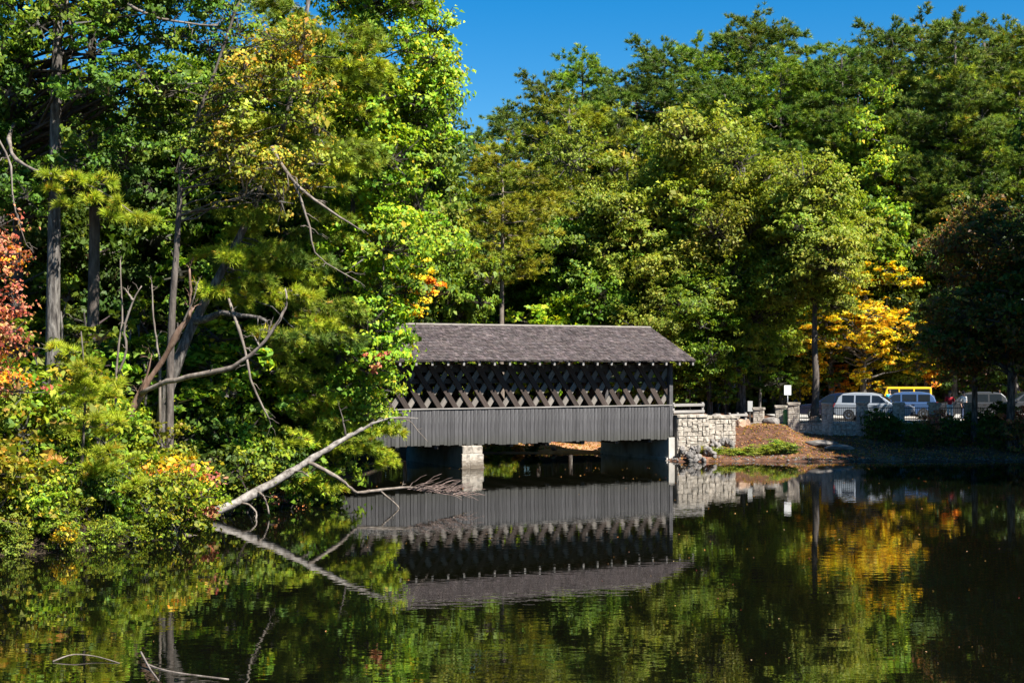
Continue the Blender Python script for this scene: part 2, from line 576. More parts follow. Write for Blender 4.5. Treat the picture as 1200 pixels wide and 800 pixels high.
def build_ground():
    xs = axis([(-1500, -300, 300), (-300, -60, 30), (-60, -30, 2), (-30, 6, 0.5), (6, 14, 0.3), (14, 34, 0.5), (34, 60, 2), (60, 300, 30), (300, 1500, 300)])
    ys = axis([(-600, -60, 180), (-60, 4, 4), (4, 34, 1.0), (34, 70, 0.5), (70, 84, 0.3), (84, 130, 1.2), (130, 300, 14), (300, 2100, 300)])
    X, Y = np.meshgrid(xs, ys)
    Z = ground_z(X, Y)
    V = np.stack([X.ravel(), Y.ravel(), Z.ravel()], 1)
    nx, ny = len(xs), len(ys)
    idx = np.arange(nx * ny).reshape(ny, nx)
    F = np.stack([idx[:-1, :-1].ravel(), idx[:-1, 1:].ravel(), idx[1:, 1:].ravel(), idx[1:, :-1].ravel()], 1)
    me = raw_mesh("ground", V, F, True)
    m, nt, out = new_mat("forest_floor")
    tc = N(nt, "ShaderNodeTexCoord")
    n1 = N(nt, "ShaderNodeTexNoise")
    n1.inputs['Scale'].default_value = 3.5
    n1.inputs['Detail'].default_value = 10
    n1.inputs['Roughness'].default_value = 0.7
    nt.links.new(tc.outputs['Object'], n1.inputs['Vector'])
    litter = ramp(nt, [(0.3, (0.022, 0.013, 0.009)), (0.48, (0.075, 0.036, 0.022)), (0.62, (0.14, 0.07, 0.042)), (0.8, (0.24, 0.155, 0.10))])
    nt.links.new(n1.outputs[0], litter.inputs[0])
    n2 = N(nt, "ShaderNodeTexNoise")
    n2.inputs['Scale'].default_value = 0.45
    n2.inputs['Detail'].default_value = 5
    nt.links.new(tc.outputs['Object'], n2.inputs['Vector'])
    clay = ramp(nt, [(0.3, (0.24, 0.11, 0.05)), (0.5, (0.42, 0.22, 0.115)), (0.7, (0.55, 0.36, 0.22))])
    nt.links.new(n1.outputs[0], clay.inputs[0])
    # bare clay on the beach behind the bridge and in patches along the right shore
    sx = N(nt, "ShaderNodeSeparateXYZ")
    nt.links.new(tc.outputs['Object'], sx.inputs[0])
    vd = N(nt, "ShaderNodeVectorMath", operation='DISTANCE')
    vd.inputs[1].default_value = (3.3, 80.6, 0.2)
    nt.links.new(tc.outputs['Object'], vd.inputs[0])
    mr = N(nt, "ShaderNodeMapRange")
    mr.inputs[1].default_value = 4.6
    mr.inputs[2].default_value = 2.8
    nt.links.new(vd.outputs['Value'], mr.inputs[0])
    mr2 = N(nt, "ShaderNodeMapRange")
    mr2.inputs[1].default_value = 0.5
    mr2.inputs[2].default_value = 0.66
    mr2.inputs[4].default_value = 0.3
    nt.links.new(n2.outputs[0], mr2.inputs[0])
    rt = N(nt, "ShaderNodeMapRange")
    rt.inputs[1].default_value = 7.0
    rt.inputs[2].default_value = 9.0
    nt.links.new(sx.outputs[0], rt.inputs[0])
    ml = N(nt, "ShaderNodeMath", operation='MULTIPLY')
    nt.links.new(mr2.outputs[0], ml.inputs[0])
    nt.links.new(rt.outputs[0], ml.inputs[1])
    mxv = N(nt, "ShaderNodeMath", operation='MAXIMUM')
    nt.links.new(mr.outputs[0], mxv.inputs[0])
    nt.links.new(ml.outputs[0], mxv.inputs[1])
    lf = N(nt, "ShaderNodeMapRange")          # dark leaf mould under the trees of the left bank
    lf.inputs[1].default_value = -4.5
    lf.inputs[2].default_value = -6.5
    nt.links.new(sx.outputs[0], lf.inputs[0])
    mould = ramp(nt, [(0.3, (0.012, 0.010, 0.007)), (0.55, (0.04, 0.028, 0.018)), (0.8, (0.10, 0.065, 0.04))])
    nt.links.new(n1.outputs[0], mould.inputs[0])
    mixl = N(nt, "ShaderNodeMixRGB")
    nt.links.new(lf.outputs[0], mixl.inputs[0])
    nt.links.new(litter.outputs[0], mixl.inputs[1])
    nt.links.new(mould.outputs[0], mixl.inputs[2])
    mix = N(nt, "ShaderNodeMixRGB")
    nt.links.new(mxv.outputs[0], mix.inputs[0])
    nt.links.new(mixl.outputs[0], mix.inputs[1])
    nt.links.new(clay.outputs[0], mix.inputs[2])
    b = N(nt, "ShaderNodeBump")
    b.inputs['Strength'].default_value = 0.8
    b.inputs['Distance'].default_value = 0.06
    nt.links.new(n1.outputs[0], b.inputs['Height'])
    p = N(nt, "ShaderNodeBsdfPrincipled")
    p.inputs['Roughness'].default_value = 0.95
    p.inputs['Specular IOR Level'].default_value = 0.2
    nt.links.new(mix.outputs[0], p.inputs['Base Color'])
    nt.links.new(b.outputs[0], p.inputs['Normal'])
    nt.links.new(p.outputs[0], out.inputs[0])
    struct("ground", me, m)


build_ground()


def build_water():
    m, nt, out = new_mat("pond_water")
    tc = N(nt, "ShaderNodeTexCoord")
    mp = N(nt, "ShaderNodeMapping")
    mp.inputs['Scale'].default_value = (0.55, 1.0, 1.0)
    nt.links.new(tc.outputs['Object'], mp.inputs[0])
    n1 = N(nt, "ShaderNodeTexNoise")
    n1.inputs['Scale'].default_value = 3.2
    n1.inputs['Detail'].default_value = 2.0
    n1.inputs['Roughness'].default_value = 0.45
    nt.links.new(mp.outputs[0], n1.inputs['Vector'])
    n2 = N(nt, "ShaderNodeTexNoise")          # patches of calmer and livelier water
    n2.inputs['Scale'].default_value = 0.16
    n2.inputs['Detail'].default_value = 2
    nt.links.new(mp.outputs[0], n2.inputs['Vector'])
    mr = N(nt, "ShaderNodeMapRange")
    mr.inputs[1].default_value = 0.35
    mr.inputs[2].default_value = 0.68
    mr.inputs[3].default_value = 0.35
    mr.inputs[4].default_value = 1.0
    nt.links.new(n2.outputs[0], mr.inputs[0])
    mul = N(nt, "ShaderNodeMath", operation='MULTIPLY')
    nt.links.new(n1.outputs[0], mul.inputs[0])
    nt.links.new(mr.outputs[0], mul.inputs[1])
    b = N(nt, "ShaderNodeBump")
    b.inputs['Strength'].default_value = 1.0
    b.inputs['Distance'].default_value = 0.0025
    nt.links.new(mul.outputs[0], b.inputs['Height'])
    p = N(nt, "ShaderNodeBsdfPrincipled")
    p.inputs['Base Color'].default_value = (0.0025, 0.0028, 0.0014, 1)
    p.inputs['Roughness'].default_value = 0.015
    p.inputs['IOR'].default_value = 2.5
    nt.links.new(b.outputs[0], p.inputs['Normal'])
    nt.links.new(p.outputs[0], out.inputs[0])
    me = raw_mesh("pond", [(-45, 2, 0), (45, 2, 0), (45, 96, 0), (-45, 96, 0)], [(0, 1, 2, 3)])
    struct("pond", me, m)


build_water()
# paved lot behind the fence
lot_m = noisy_mat("worn_concrete_paving", [(0.3, (0.26, 0.25, 0.235)), (0.7, (0.42, 0.405, 0.38))], nscale=1.5, detail=9, bump=0.2, bdist=0.01)
struct("parking_lot", MB().box(17.2, 44, 82.0, 97, 1.2, 1.53).mesh("parking_lot"), lot_m)
struct("footpath", MB().box(12.2, 15.5, 79.9, 81.98, 1.1, 1.52).mesh("footpath"), lot_m)

# ------------------------------------------------------------------ covered bridge
L = 24.0          # built length; the left end disappears behind the trees on the bank
WID = 6.5
Z0, Z1 = 1.10, 2.81        # siding
ZE, ZR = 5.10, 6.87        # eave edge, ridge
OV, GOV = 0.98, 0.80       # eave and gable overhang
bridge = thing("covered_bridge", "old grey covered wooden bridge with lattice sides and shingled roof over the pond", "bridge",
               (BR_O[0], BR_O[1], 0), BR_A)


def build_bridge():
    r = random.Random(3)
    b = bridge
    pm = unit_box("plank", M['plank'])
    x = -L
    while x < -0.02:
        w = r.choice((0.17, 0.19, 0.2, 0.21, 0.23))
        w = min(w, -x)
        h = Z1 - Z0 + r.uniform(-0.05, 0.035)
        obj("plank", pm, None, b, (x + w / 2, 0.02 + r.uniform(-0.012, 0.012), Z1 - h / 2 + 0.0),
            (0, r.uniform(-0.004, 0.004), 0), (w - r.uniform(0.012, 0.028), 0.03, h))
        x += w
    # far side of the bridge
    mb = MB()
    x = -L
    while x < -0.1:
        w = r.uniform(0.17, 0.23)
        mb.box(x, min(0, x + w - 0.02), WID - 0.03, WID, Z0, Z1)
        x += w
    mb.build("rear_siding", M['plank'], b)
    box_obj("siding_backing", M['beam'], b, -L, -0.02, 0.045, 0.075, Z0 + 0.06, Z1 - 0.06)
    box_obj("cap_rail", M['trim'], b, -L, 0.03, -0.05, 0.10, Z1 + 0.005, Z1 + 0.05)
    box_obj("cap_rail", M['trim'], b, -L, 0.03, WID - 0.10, WID + 0.05, Z1 + 0.005, Z1 + 0.05)
    # lattice planks
    dm, lm = unit_box("lattice_dark", M['lattice_dark']), unit_box("lattice_pale", M['lattice_pale'])
    ZB, ZT = 1.30, 4.92
    ang = math.radians(56)
    run = (ZT - ZB) / math.tan(ang)
    sp = 0.83
    for side in (0, 1):
        yo = (0.125, 0.215) if side == 0 else (WID - 0.125, WID - 0.215)
        for layer in (0, 1):
            k = -4
            while True:
                xb = -0.35 - 0.4 * layer - k * sp        # foot of the plank
                k += 1
                if xb < -L - run:
                    break
                d = -1 if layer == 0 else 1               # 0 leans to the upper left, 1 to the upper right
                za, zb = ZB, ZT
                xa, xt = xb, xb + d * run
                # clip to the bridge's length
                lo, hi = 0.0, 1.0
                for lim, sgn in ((-L + 0.1, 1), (-0.12, -1)):
                    fa, fb = sgn * (xa - lim), sgn * (xt - lim)
                    if fa < 0 and fb < 0:
                        lo, hi = 1, 0
                        break
                    if fa < 0:
                        lo = max(lo, fa / (fa - fb))
                    if fb < 0:
                        hi = min(hi, fa / (fa - fb))
                if hi - lo < 0.08:
                    continue
                p0 = np.array((xa + (xt - xa) * lo, za + (zb - za) * lo))
                p1 = np.array((xa + (xt - xa) * hi, za + (zb - za) * hi))
                ln = float(np.hypot(*(p1 - p0)))
                mid = (p0 + p1) / 2
                a = math.atan2(p1[1] - p0[1], p1[0] - p0[0])
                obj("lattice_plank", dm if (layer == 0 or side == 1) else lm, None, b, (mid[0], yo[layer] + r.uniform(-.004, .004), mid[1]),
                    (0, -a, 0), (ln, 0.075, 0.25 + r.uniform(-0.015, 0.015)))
    # chords, posts, deck
    for y0, y1 in ((0.275, 0.40), (WID - 0.40, WID - 0.275)):
        box_obj("top_chord", M['beam'], b, -L, -0.1, y0, y1, 4.55, 4.93)
        box_obj("bottom_chord", M['beam'], b, -L, -0.1, y0, y1, 1.32, 1.62)
        box_obj("upper_chord", M['beam'], b, -L, -0.1, y0 + 0.005, y1 - 0.005, 4.02, 4.25)
    for xx in (-0.12, -L + 0.1):
        for yy in (0.02, WID - 0.20):
            box_obj("corner_post", M['plank'], b, xx - 0.03, xx + 0.17, yy - 0.06, yy + 0.20, 1.25, 5.0)
    box_obj("deck", M['beam'], b, -L, 0.4, 0.30, WID - 0.30, 1.18, 1.31)
    cm = unit_box("cross_beam", M['beam'])
    for i in range(12):
        obj("cross_beam", cm, None, b, (-1.2 - i * 2.0, WID / 2, 4.80), None, (0.18, WID - 0.5, 0.22))
        obj("floor_beam", cm, None, b, (-1.2 - i * 2.0, WID / 2, 1.06), None, (0.2, WID - 0.3, 0.22))
    # gable boards
    for xx in (0.0, -L):
        MB().add([(xx - .03, 0.1, 4.95), (xx - .03, WID - .1, 4.95), (xx - .03, WID / 2, ZR - 0.28),
                  (xx + .03, 0.1, 4.95), (xx + .03, WID - .1, 4.95), (xx + .03, WID / 2, ZR - 0.28)],
                 [(0, 2, 1), (3, 4, 5), (0, 1, 4, 3), (1, 2, 5, 4), (2, 0, 3, 5)]).build("gable_wall", M['plank'], b)
    # roof
    roof = bpy.data.objects.new("roof", MB().add(
        [(-L - GOV, -OV, ZE - 0.05), (GOV, -OV, ZE - 0.05), (GOV, WID / 2, ZR - 0.05), (-L - GOV, WID / 2, ZR - 0.05),
         (-L - GOV, WID + OV, ZE - 0.05), (GOV, WID + OV, ZE - 0.05),
         (-L - GOV, -OV, ZE), (GOV, -OV, ZE), (GOV, WID / 2, ZR), (-L - GOV, WID / 2, ZR), (-L - GOV, WID + OV, ZE), (GOV, WID + OV, ZE)],
        [(0, 3, 2, 1), (3, 4, 5, 2), (6, 7, 8, 9), (9, 8, 11, 10), (0, 1, 7, 6), (5, 4, 10, 11),
         (1, 2, 8, 7), (2, 5, 11, 8), (3, 0, 6, 9), (4, 3, 9, 10)]).mesh("roof"))
    roof.data.materials.append(M['beam'])
    link(roof, b)
    rs = np.random.default_rng(4)
    run_h = WID / 2 + OV
    sl = math.hypot(run_h, ZR - ZE)
    cs, sn = run_h / sl, (ZR - ZE) / sl
    for side in (0, 1):
        VV, CC = [], []
        exp = 0.195
        nc = int(sl / exp)
        for c in range(nc + 1):
            xs = -L - GOV - rs.uniform(0, 0.1)
            s0b = c * exp - 0.03
            while xs < GOV:
                w = rs.uniform(0.10, 0.24)
                xa, xb = max(xs, -L - GOV - 0.03) + 0.006, min(xs + w, GOV + 0.03) - 0.006
                xs += w
                if xb - xa < 0.03:
                    continue
                s0 = s0b + rs.uniform(-0.035, 0.035)
                s1 = min(s0 + 0.34, sl)
                t0 = 0.052 + rs.uniform(-0.008, 0.022)      # butt end stands proud, head tucks under the next course
                t1 = 0.012
                lift = rs.uniform(-0.006, 0.006)
                q = []
                for (sx_, ss, tt) in ((xa, s0, 0.004), (xb, s0, 0.004), (xb, s1, 0.002), (xa, s1, 0.002),
                                      (xa, s0, t0 + lift), (xb, s0, t0 - lift), (xb, s1, t1), (xa, s1, t1)):
                    yy = -OV + ss * cs - tt * sn
                    zz = ZE + ss * sn + tt * cs
                    q.append((sx_, yy if side == 0 else WID - yy, zz))
                faces = ((4, 5, 6, 7), (0, 1, 5, 4), (1, 2, 6, 5), (3, 0, 4, 7)) if side == 0 else \
                        ((7, 6, 5, 4), (4, 5, 1, 0), (5, 6, 2, 1), (7, 4, 0, 3))
                for f in faces:
                    VV += [q[i] for i in f]
                v = rs.uniform(0.62, 1.28)
                if rs.random() < 0.10:
                    v *= 1.35
                cc = (v * rs.uniform(0.96, 1.06), v, v * rs.uniform(0.94, 1.04))
                CC += [cc] * len(faces)
        sh = obj("shingle_course", poly_mesh("shingle_course", np.array(VV), 4, np.array(CC), M['shingle']), None, b)
        sh["kind"] = "stuff"
    MB().add([(-L - GOV - .02, WID / 2 - .16, ZR + .0), (GOV + .02, WID / 2 - .16, ZR + .0), (GOV + .02, WID / 2, ZR + .085), (-L - GOV - .02, WID / 2, ZR + .085),
              (-L - GOV - .02, WID / 2 + .16, ZR + .0), (GOV + .02, WID / 2 + .16, ZR + .0)],
             [(0, 1, 2, 3), (3, 2, 5, 4), (0, 3, 4), (1, 5, 2)]).build("ridge_cap", M['lattice_pale'], b)
    # rafters with plumb-cut tails under the eaves
    rm = {}
    for side in (0, 1):
        mb = MB()
        ye, yr = -OV + 0.03, WID / 2 - 0.02
        za = lambda y: ZE + (y + OV) / run_h * (ZR - ZE) - 0.056
        d = 0.19
        pts = [(ye, za(ye)), (yr, za(yr)), (yr, za(yr) - d), (ye + 0.02, za(ye + .02) - d)]
        f = (lambda y: y) if side == 0 else (lambda y: WID - y)
        V = [(-.05, f(y), z) for y, z in pts] + [(.05, f(y), z) for y, z in pts]
        mb.add(V, [(0, 1, 2, 3), (7, 6, 5, 4), (0, 4, 5, 1), (1, 5, 6, 2), (2, 6, 7, 3), (3, 7, 4, 0)])
        rm[side] = mb.mesh("rafter")
        rm[side].materials.append(M['trim'])
    n = int((L + 2 * GOV - 0.2) / 0.81)
    for i in range(n + 1):
        for side in (0, 1):
            obj("rafter", rm[side], None, b, (GOV - 0.12 - i * 0.81, 0, 0))


build_bridge()


def stone_face(parent, x0, x1, z0, z1, y, depth, seed, hrow=(0.24, 0.36), wst=(0.28, 0.62), topf=None, meshes=None, gap=0.018):
    """Single stones in uneven courses on a face that looks toward -y of the parent."""
    r = random.Random(seed)

    def cut(a, b, c, d):
        w, h = b - a, d - c
        big = r.uniform(0.30, 0.62)
        if w > h * 0.95 and w > max(big, 0.3):
            m = a + w * r.uniform(0.33, 0.67)
            cut(a, m, c, d)
            cut(m, b, c, d)
        elif h > r.uniform(0.24, 0.42) and h > 0.24:
            m = c + h * r.uniform(0.35, 0.65)
            cut(a, b, c, m)
            cut(a, b, m, d)
        else:
            obj("stone", r.choice(meshes), None, parent, ((a + b) / 2, y + depth / 2 - r.uniform(0.0, 0.06), (c + d) / 2),
                (r.uniform(-.05, .05), r.uniform(-.09, .09), r.choice((0, math.pi)) + r.uniform(-.05, .05)),
                (w * r.uniform(0.97, 1.06) - gap, depth, h * r.uniform(0.97, 1.06) - gap))
    cut(x0, x1, z0, z1)


STONES = [rough_stone("stone", 40 + i, M['stone']) for i in range(7)]


def bl(lx, ly):
    p = BR_O + BR_U * lx + BR_V * ly
    return (float(p[0]), float(p[1]))


# pier standing in the water, stone-faced on its lit end
px_, py_ = bl(-11.42, 0)
pier = thing("stone_pier", "pale stone pier standing in the water under the middle of the bridge", "pier", (px_, py_, -0.6), BR_A)
MB().box(-0.58, 0.66, 0.02, 6.6, 0, 1.66, (0.13, 0.0)).build("core", M['concrete'], pier)
r_ = random.Random(8)
for k, (za, zb) in enumerate(((0.3, 0.62), (0.62, 0.94), (0.94, 1.28), (1.28, 1.655))):
    t = (za + zb) / 2 / 1.66
    xl, xr = -0.60 + 0.13 * t, 0.68 - 0.17 * t
    cut = xl + (xr - xl) * r_.choice((0.36, 0.45, 0.6))
    for a_, b_ in ((xl, cut), (cut, xr)):
        obj("stone", STONES[(k * 2) % 7], None, pier, ((a_ + b_) / 2, 0.0, (za + zb) / 2), (0, r_.uniform(-.03, .03), 0),
            (b_ - a_ + .03, 0.15, zb - za + .02))

ax_, ay_ = bl(0, 0)
abut = thing("bridge_abutment", "concrete abutment carrying the right end of the bridge", "abutment", (ax_, ay_, -0.6), BR_A)
MB().box(-0.22, 0.14, -0.08, 6.6, 0, 1.78).build("end_wall", M['concrete'], abut)
MB().box(-0.32, 0.10, -0.02, 6.55, 0, 0.75).build("footing", M['concrete'], abut)
ax_, ay_ = bl(-20.6, 0)
abut2 = thing("bridge_abutment", "shaded concrete abutment under the left end of the bridge behind the overhanging pine", "abutment", (ax_, ay_, -0.6), BR_A)
MB().box(-3.3, 0.2, 0.0, 6.6, 0, 1.60).build("end_wall", M['concrete'], abut2)
MB().box(-3.3, 0.3, -0.05, 6.65, 0, 0.7).build("footing", M['concrete'], abut2)

# stone retaining wall right of the bridge
wall = thing("stone_wall", "pale fieldstone retaining wall beside the right end of the bridge", "wall", (8.50, 73.0, 0), math.radians(20))
MB().box(0.02, 1.78, 0.05, 0.55, -0.2, 2.22).box(1.80, 3.72, 0.75, 1.2, -0.2, 2.12).build("core", M['mortar'], wall)
stone_face(wall, 0.0, 1.80, 0.15, 2.12, -0.02, 0.3, 21, meshes=STONES)
stone_face(wall, 1.78, 3.74, 0.3, 2.03, 0.68, 0.3, 22, meshes=STONES)
MB().box(-0.02, 0.04, 0.02, 0.6, 0.1, 2.2).build("end_face", M['mortar'], wall)
x = 0.0
while x < 3.6:
    w = random.uniform(0.4, 0.7)
    yy = 0.25 if x + w / 2 < 1.8 else 0.95
    zz = 2.26 if x + w / 2 < 1.8 else 2.16
    obj("cap_stone", random.choice(STONES), None, wall, (x + w / 2, yy, zz), None, (w - .012, 0.62, 0.15))
    x += w
# stone return at the step of the wall
stone_face(wall, 1.62, 1.84, 0.3, 2.1, 0.32, 0.4, 23, wst=(0.2, 0.24), meshes=STONES)

ROCKS = [boulder("rock", 60 + i, M['rock']) for i in range(6)]
TANROCK = boulder("rock", 77, M['rock_tan'], 3)
r_ = random.Random(12)
wa = math.radians(20)
for i in range(40):
    t = r_.uniform(0.0, 3.4)
    off = r_.uniform(0.15, 1.5) * (1 - 0.12 * t)
    wxx = 8.50 + math.cos(wa) * t + math.sin(wa) * (off - (0.45 if t > 1.8 else 0))
    wyy = 73.0 + math.sin(wa) * t - math.cos(wa) * (off - (0.55 if t > 1.8 else 0))
    g = gz(wxx, wyy)
    s = r_.uniform(0.22, 0.5)
    up = max(0.0, 0.75 - off * 0.55) * r_.uniform(0.2, 1.0)
    o = obj("rubble_rock", r_.choice(ROCKS), None, None, (wxx, wyy, g + up + s * 0.18), (r_.uniform(0, 6), r_.uniform(0, 6), r_.uniform(0, 6)),
            (s * 1.15, s, s * 0.8))
    tag(o, "grey rubble rock heaped at the foot of the stone wall by the bridge", "rock", "rubble heaped at the foot of the stone wall")


def guard_rail(label, p0, p1, zt, drops, posts, mat):
    p0, p1 = np.array(p0, float), np.array(p1, float)
    a = math.atan2(p1[1] - p0[1], p1[0] - p0[0])
    ln = float(np.hypot(*(p1 - p0)))
    g = min(gz(*p0), gz(*p1))
    t = thing("guard_rail", label, "railing", (p0[0], p0[1], g), a)
    for d in drops:
        box_obj("rail", mat, t, -0.02, ln, -0.035, 0.035, zt - g - d - 0.14, zt - g - d, 0.01)
    for q in posts:
        box_obj("post", mat, t, q * ln - 0.06, q * ln + 0.06, 0.04, 0.16, -0.1, zt - g + 0.06, 0.01)
    return t


guard_rail("weathered wooden guard rail on top of the stone wall at the bridge end", (8.35, 73.55), (10.05, 74.35), 2.88, (0.0, 0.34), (0.97, 0.02), M['trim'])

# ------------------------------------------------------------------ foliage tools
def unit(v):
    return v / (np.linalg.norm(v, axis=-1, keepdims=True) + 1e-9)


PAL = {  # leaf colours (linear base colour) with weights
    'lime': [((0.16, 0.21, 0.016), 5), ((0.10, 0.16, 0.014), 4), ((0.24, 0.24, 0.02), 2), ((0.06, 0.11, 0.012), 2), ((0.34, 0.23, 0.02), 0.35)],
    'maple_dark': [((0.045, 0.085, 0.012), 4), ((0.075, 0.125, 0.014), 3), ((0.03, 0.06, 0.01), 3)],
    'green': [((0.085, 0.125, 0.014), 4), ((0.055, 0.09, 0.012), 3), ((0.13, 0.155, 0.018), 2)],
    'olive': [((0.142, 0.160, 0.024), 4), ((0.105, 0.130, 0.019), 4), ((0.185, 0.190, 0.034), 2), ((0.19, 0.15, 0.03), 0.4)],
    'shrub': [((0.14, 0.15, 0.014), 4), ((0.09, 0.115, 0.012), 4), ((0.21, 0.19, 0.02), 2), ((0.05, 0.07, 0.01), 2)],
    'gold': [((0.42, 0.26, 0.012), 4), ((0.46, 0.31, 0.018), 3), ((0.36, 0.16, 0.012), 1.5), ((0.16, 0.17, 0.02), 2.5)],
    'goldolive': [((0.23, 0.165, 0.018), 3), ((0.16, 0.145, 0.02), 4), ((0.26, 0.14, 0.025), 1.6), ((0.10, 0.115, 0.016), 3)],
    'yellow': [((0.50, 0.34, 0.015), 4), ((0.40, 0.30, 0.016), 3), ((0.24, 0.24, 0.016), 2)],
    'orange': [((0.46, 0.17, 0.012), 4), ((0.50, 0.25, 0.015), 3), ((0.34, 0.09, 0.01), 2)],
    'red': [((0.24, 0.07, 0.045), 4), ((0.29, 0.13, 0.08), 4), ((0.20, 0.045, 0.035), 2), ((0.26, 0.18, 0.06), 3)],
    'purple': [((0.13, 0.06, 0.035), 3.5), ((0.075, 0.075, 0.022), 4), ((0.09, 0.085, 0.024), 3), ((0.30, 0.11, 0.03), 1.3)],
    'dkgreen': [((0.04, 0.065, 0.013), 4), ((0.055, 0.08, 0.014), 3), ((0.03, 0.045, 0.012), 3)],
    'pine_dark': [((0.052, 0.083, 0.019), 4), ((0.07, 0.10, 0.019), 3), ((0.10, 0.12, 0.022), 2)],
    'pine': [((0.115, 0.145, 0.018), 4), ((0.155, 0.17, 0.02), 3), ((0.07, 0.10, 0.015), 2), ((0.22, 0.14, 0.025), 0.35)],
    'pine_bright': [((0.19, 0.21, 0.018), 4), ((0.24, 0.24, 0.022), 3), ((0.13, 0.16, 0.016), 2), ((0.32, 0.17, 0.025), 0.35)],
    'pine_yellow': [((0.165, 0.16, 0.016), 4), ((0.205, 0.19, 0.018), 3), ((0.115, 0.125, 0.014), 2)],
    'straw': [((0.36, 0.17, 0.05), 4), ((0.45, 0.26, 0.09), 3)],
    'dry': [((0.30, 0.16, 0.10), 3), ((0.38, 0.24, 0.15), 3), ((0.24, 0.05, 0.05), 2)],
}


def pick(rng, pal, n, jit=0.16):
    p = PAL[pal]
    w = np.array([q[1] for q in p])
    c = np.array([q[0] for q in p])
    i = rng.choice(len(p), n, p=w / w.sum())
    k = np.array((1.9, 1.8, 1.7)) if pal in ('gold', 'orange', 'yellow', 'red', 'straw', 'dry') else np.array((1.84, 2.0, 1.5))
    return np.clip(k * c[i] * np.exp(rng.normal(0, jit, (n, 1))) * np.exp(rng.normal(0, jit * 0.35, (n, 3))), 0, 1)


def leaf_quads(rng, pos, nrm, size, asp=0.62, fold=0.22):
    """Folded rhombic leaves: four vertices each."""
    n = len(pos)
    t = unit(np.cross(nrm, rng.normal(0, 1, (n, 3))))
    t = unit(t + np.array((0, 0, -0.35)))
    s = unit(np.cross(nrm, t))
    size = np.broadcast_to(size, (n,))[:, None]
    base = pos - t * size * 0.5
    tip = pos + t * size * 0.5
    up = nrm * size * fold
    mid = pos - t * size * 0.06
    a = mid + s * size * asp * 0.5 + up
    b = mid - s * size * asp * 0.5 + up
    return np.stack([base, a, tip, b], 1).reshape(-1, 3)


def puff(rng, c, r, n, flat=0.75, sub=30, spread=0.12, shell=0.35):
    """Leaf positions and normals in one ragged clump of foliage made of many sprays; also the sprays' centres."""
    ns = max(6, n // sub)
    d = unit(rng.normal(0, 1, (ns, 3)) + np.array((0, 0, 0.12)))
    rad = shell + (1.18 - shell) * rng.random((ns, 1)) ** 0.7
    st = np.exp(rng.normal(0, 0.22, 3)) * np.array((1, 1, flat))
    sc = d * rad * st * r
    wt = np.exp(rng.normal(0, 0.6, ns))
    i = rng.choice(ns, n, p=wt / wt.sum())
    ss = (spread * r * np.exp(rng.normal(0, 0.3, (ns, 1))))[i]
    pos = sc[i] + rng.normal(0, 1, (n, 3)) * ss * np.array((1.25, 1.25, 0.6))
    nr = unit(d[i] * 0.7 + np.array((0.22, -0.22, 0.42)) + rng.normal(0, 0.45, (n, 3)))
    return np.asarray(c) + pos, nr, np.asarray(c) + sc


def leaf_crown(name, puffs, size, seed, mat=None, asp=0.62, sub=30, flat=0.75, spread=0.12):
    """puffs: (centre, radius, number, palette)"""
    rng = np.random.default_rng(seed)
    V, C = [], []
    for c, r, n, pal in puffs:
        n = int(n)
        p, nr, sc = puff(rng, c, r, n, flat, sub, spread)
        V.append(leaf_quads(rng, p, nr, size * np.exp(rng.normal(0, 0.28, n)), asp))
        hue = np.exp(rng.normal(0, 0.045, 3)) * np.exp(rng.normal(0, 0.12))
        C.append(np.clip(pick(rng, pal, n) * hue, 0, 1))
        # twigs from the heart of the clump to its sprays
        k = len(sc)
        c0 = np.asarray(c) + rng.normal(0, 0.12 * r, (k, 3)) - np.array((0, 0, 0.25 * r))
        sd = unit(np.cross(sc - c0, rng.normal(0, 1, (k, 3)))) * 0.045 * size / 0.19
        V.append(np.stack([c0 - sd, c0 + sd, sc + sd * 0.25, sc - sd * 0.25], 1).reshape(-1, 3))
        C.append(np.full((k, 3), 0.07) * np.array((1.1, 0.95, 0.8)))
    return poly_mesh(name, np.concatenate(V), 4, np.concatenate(C), mat or M['leaf'])


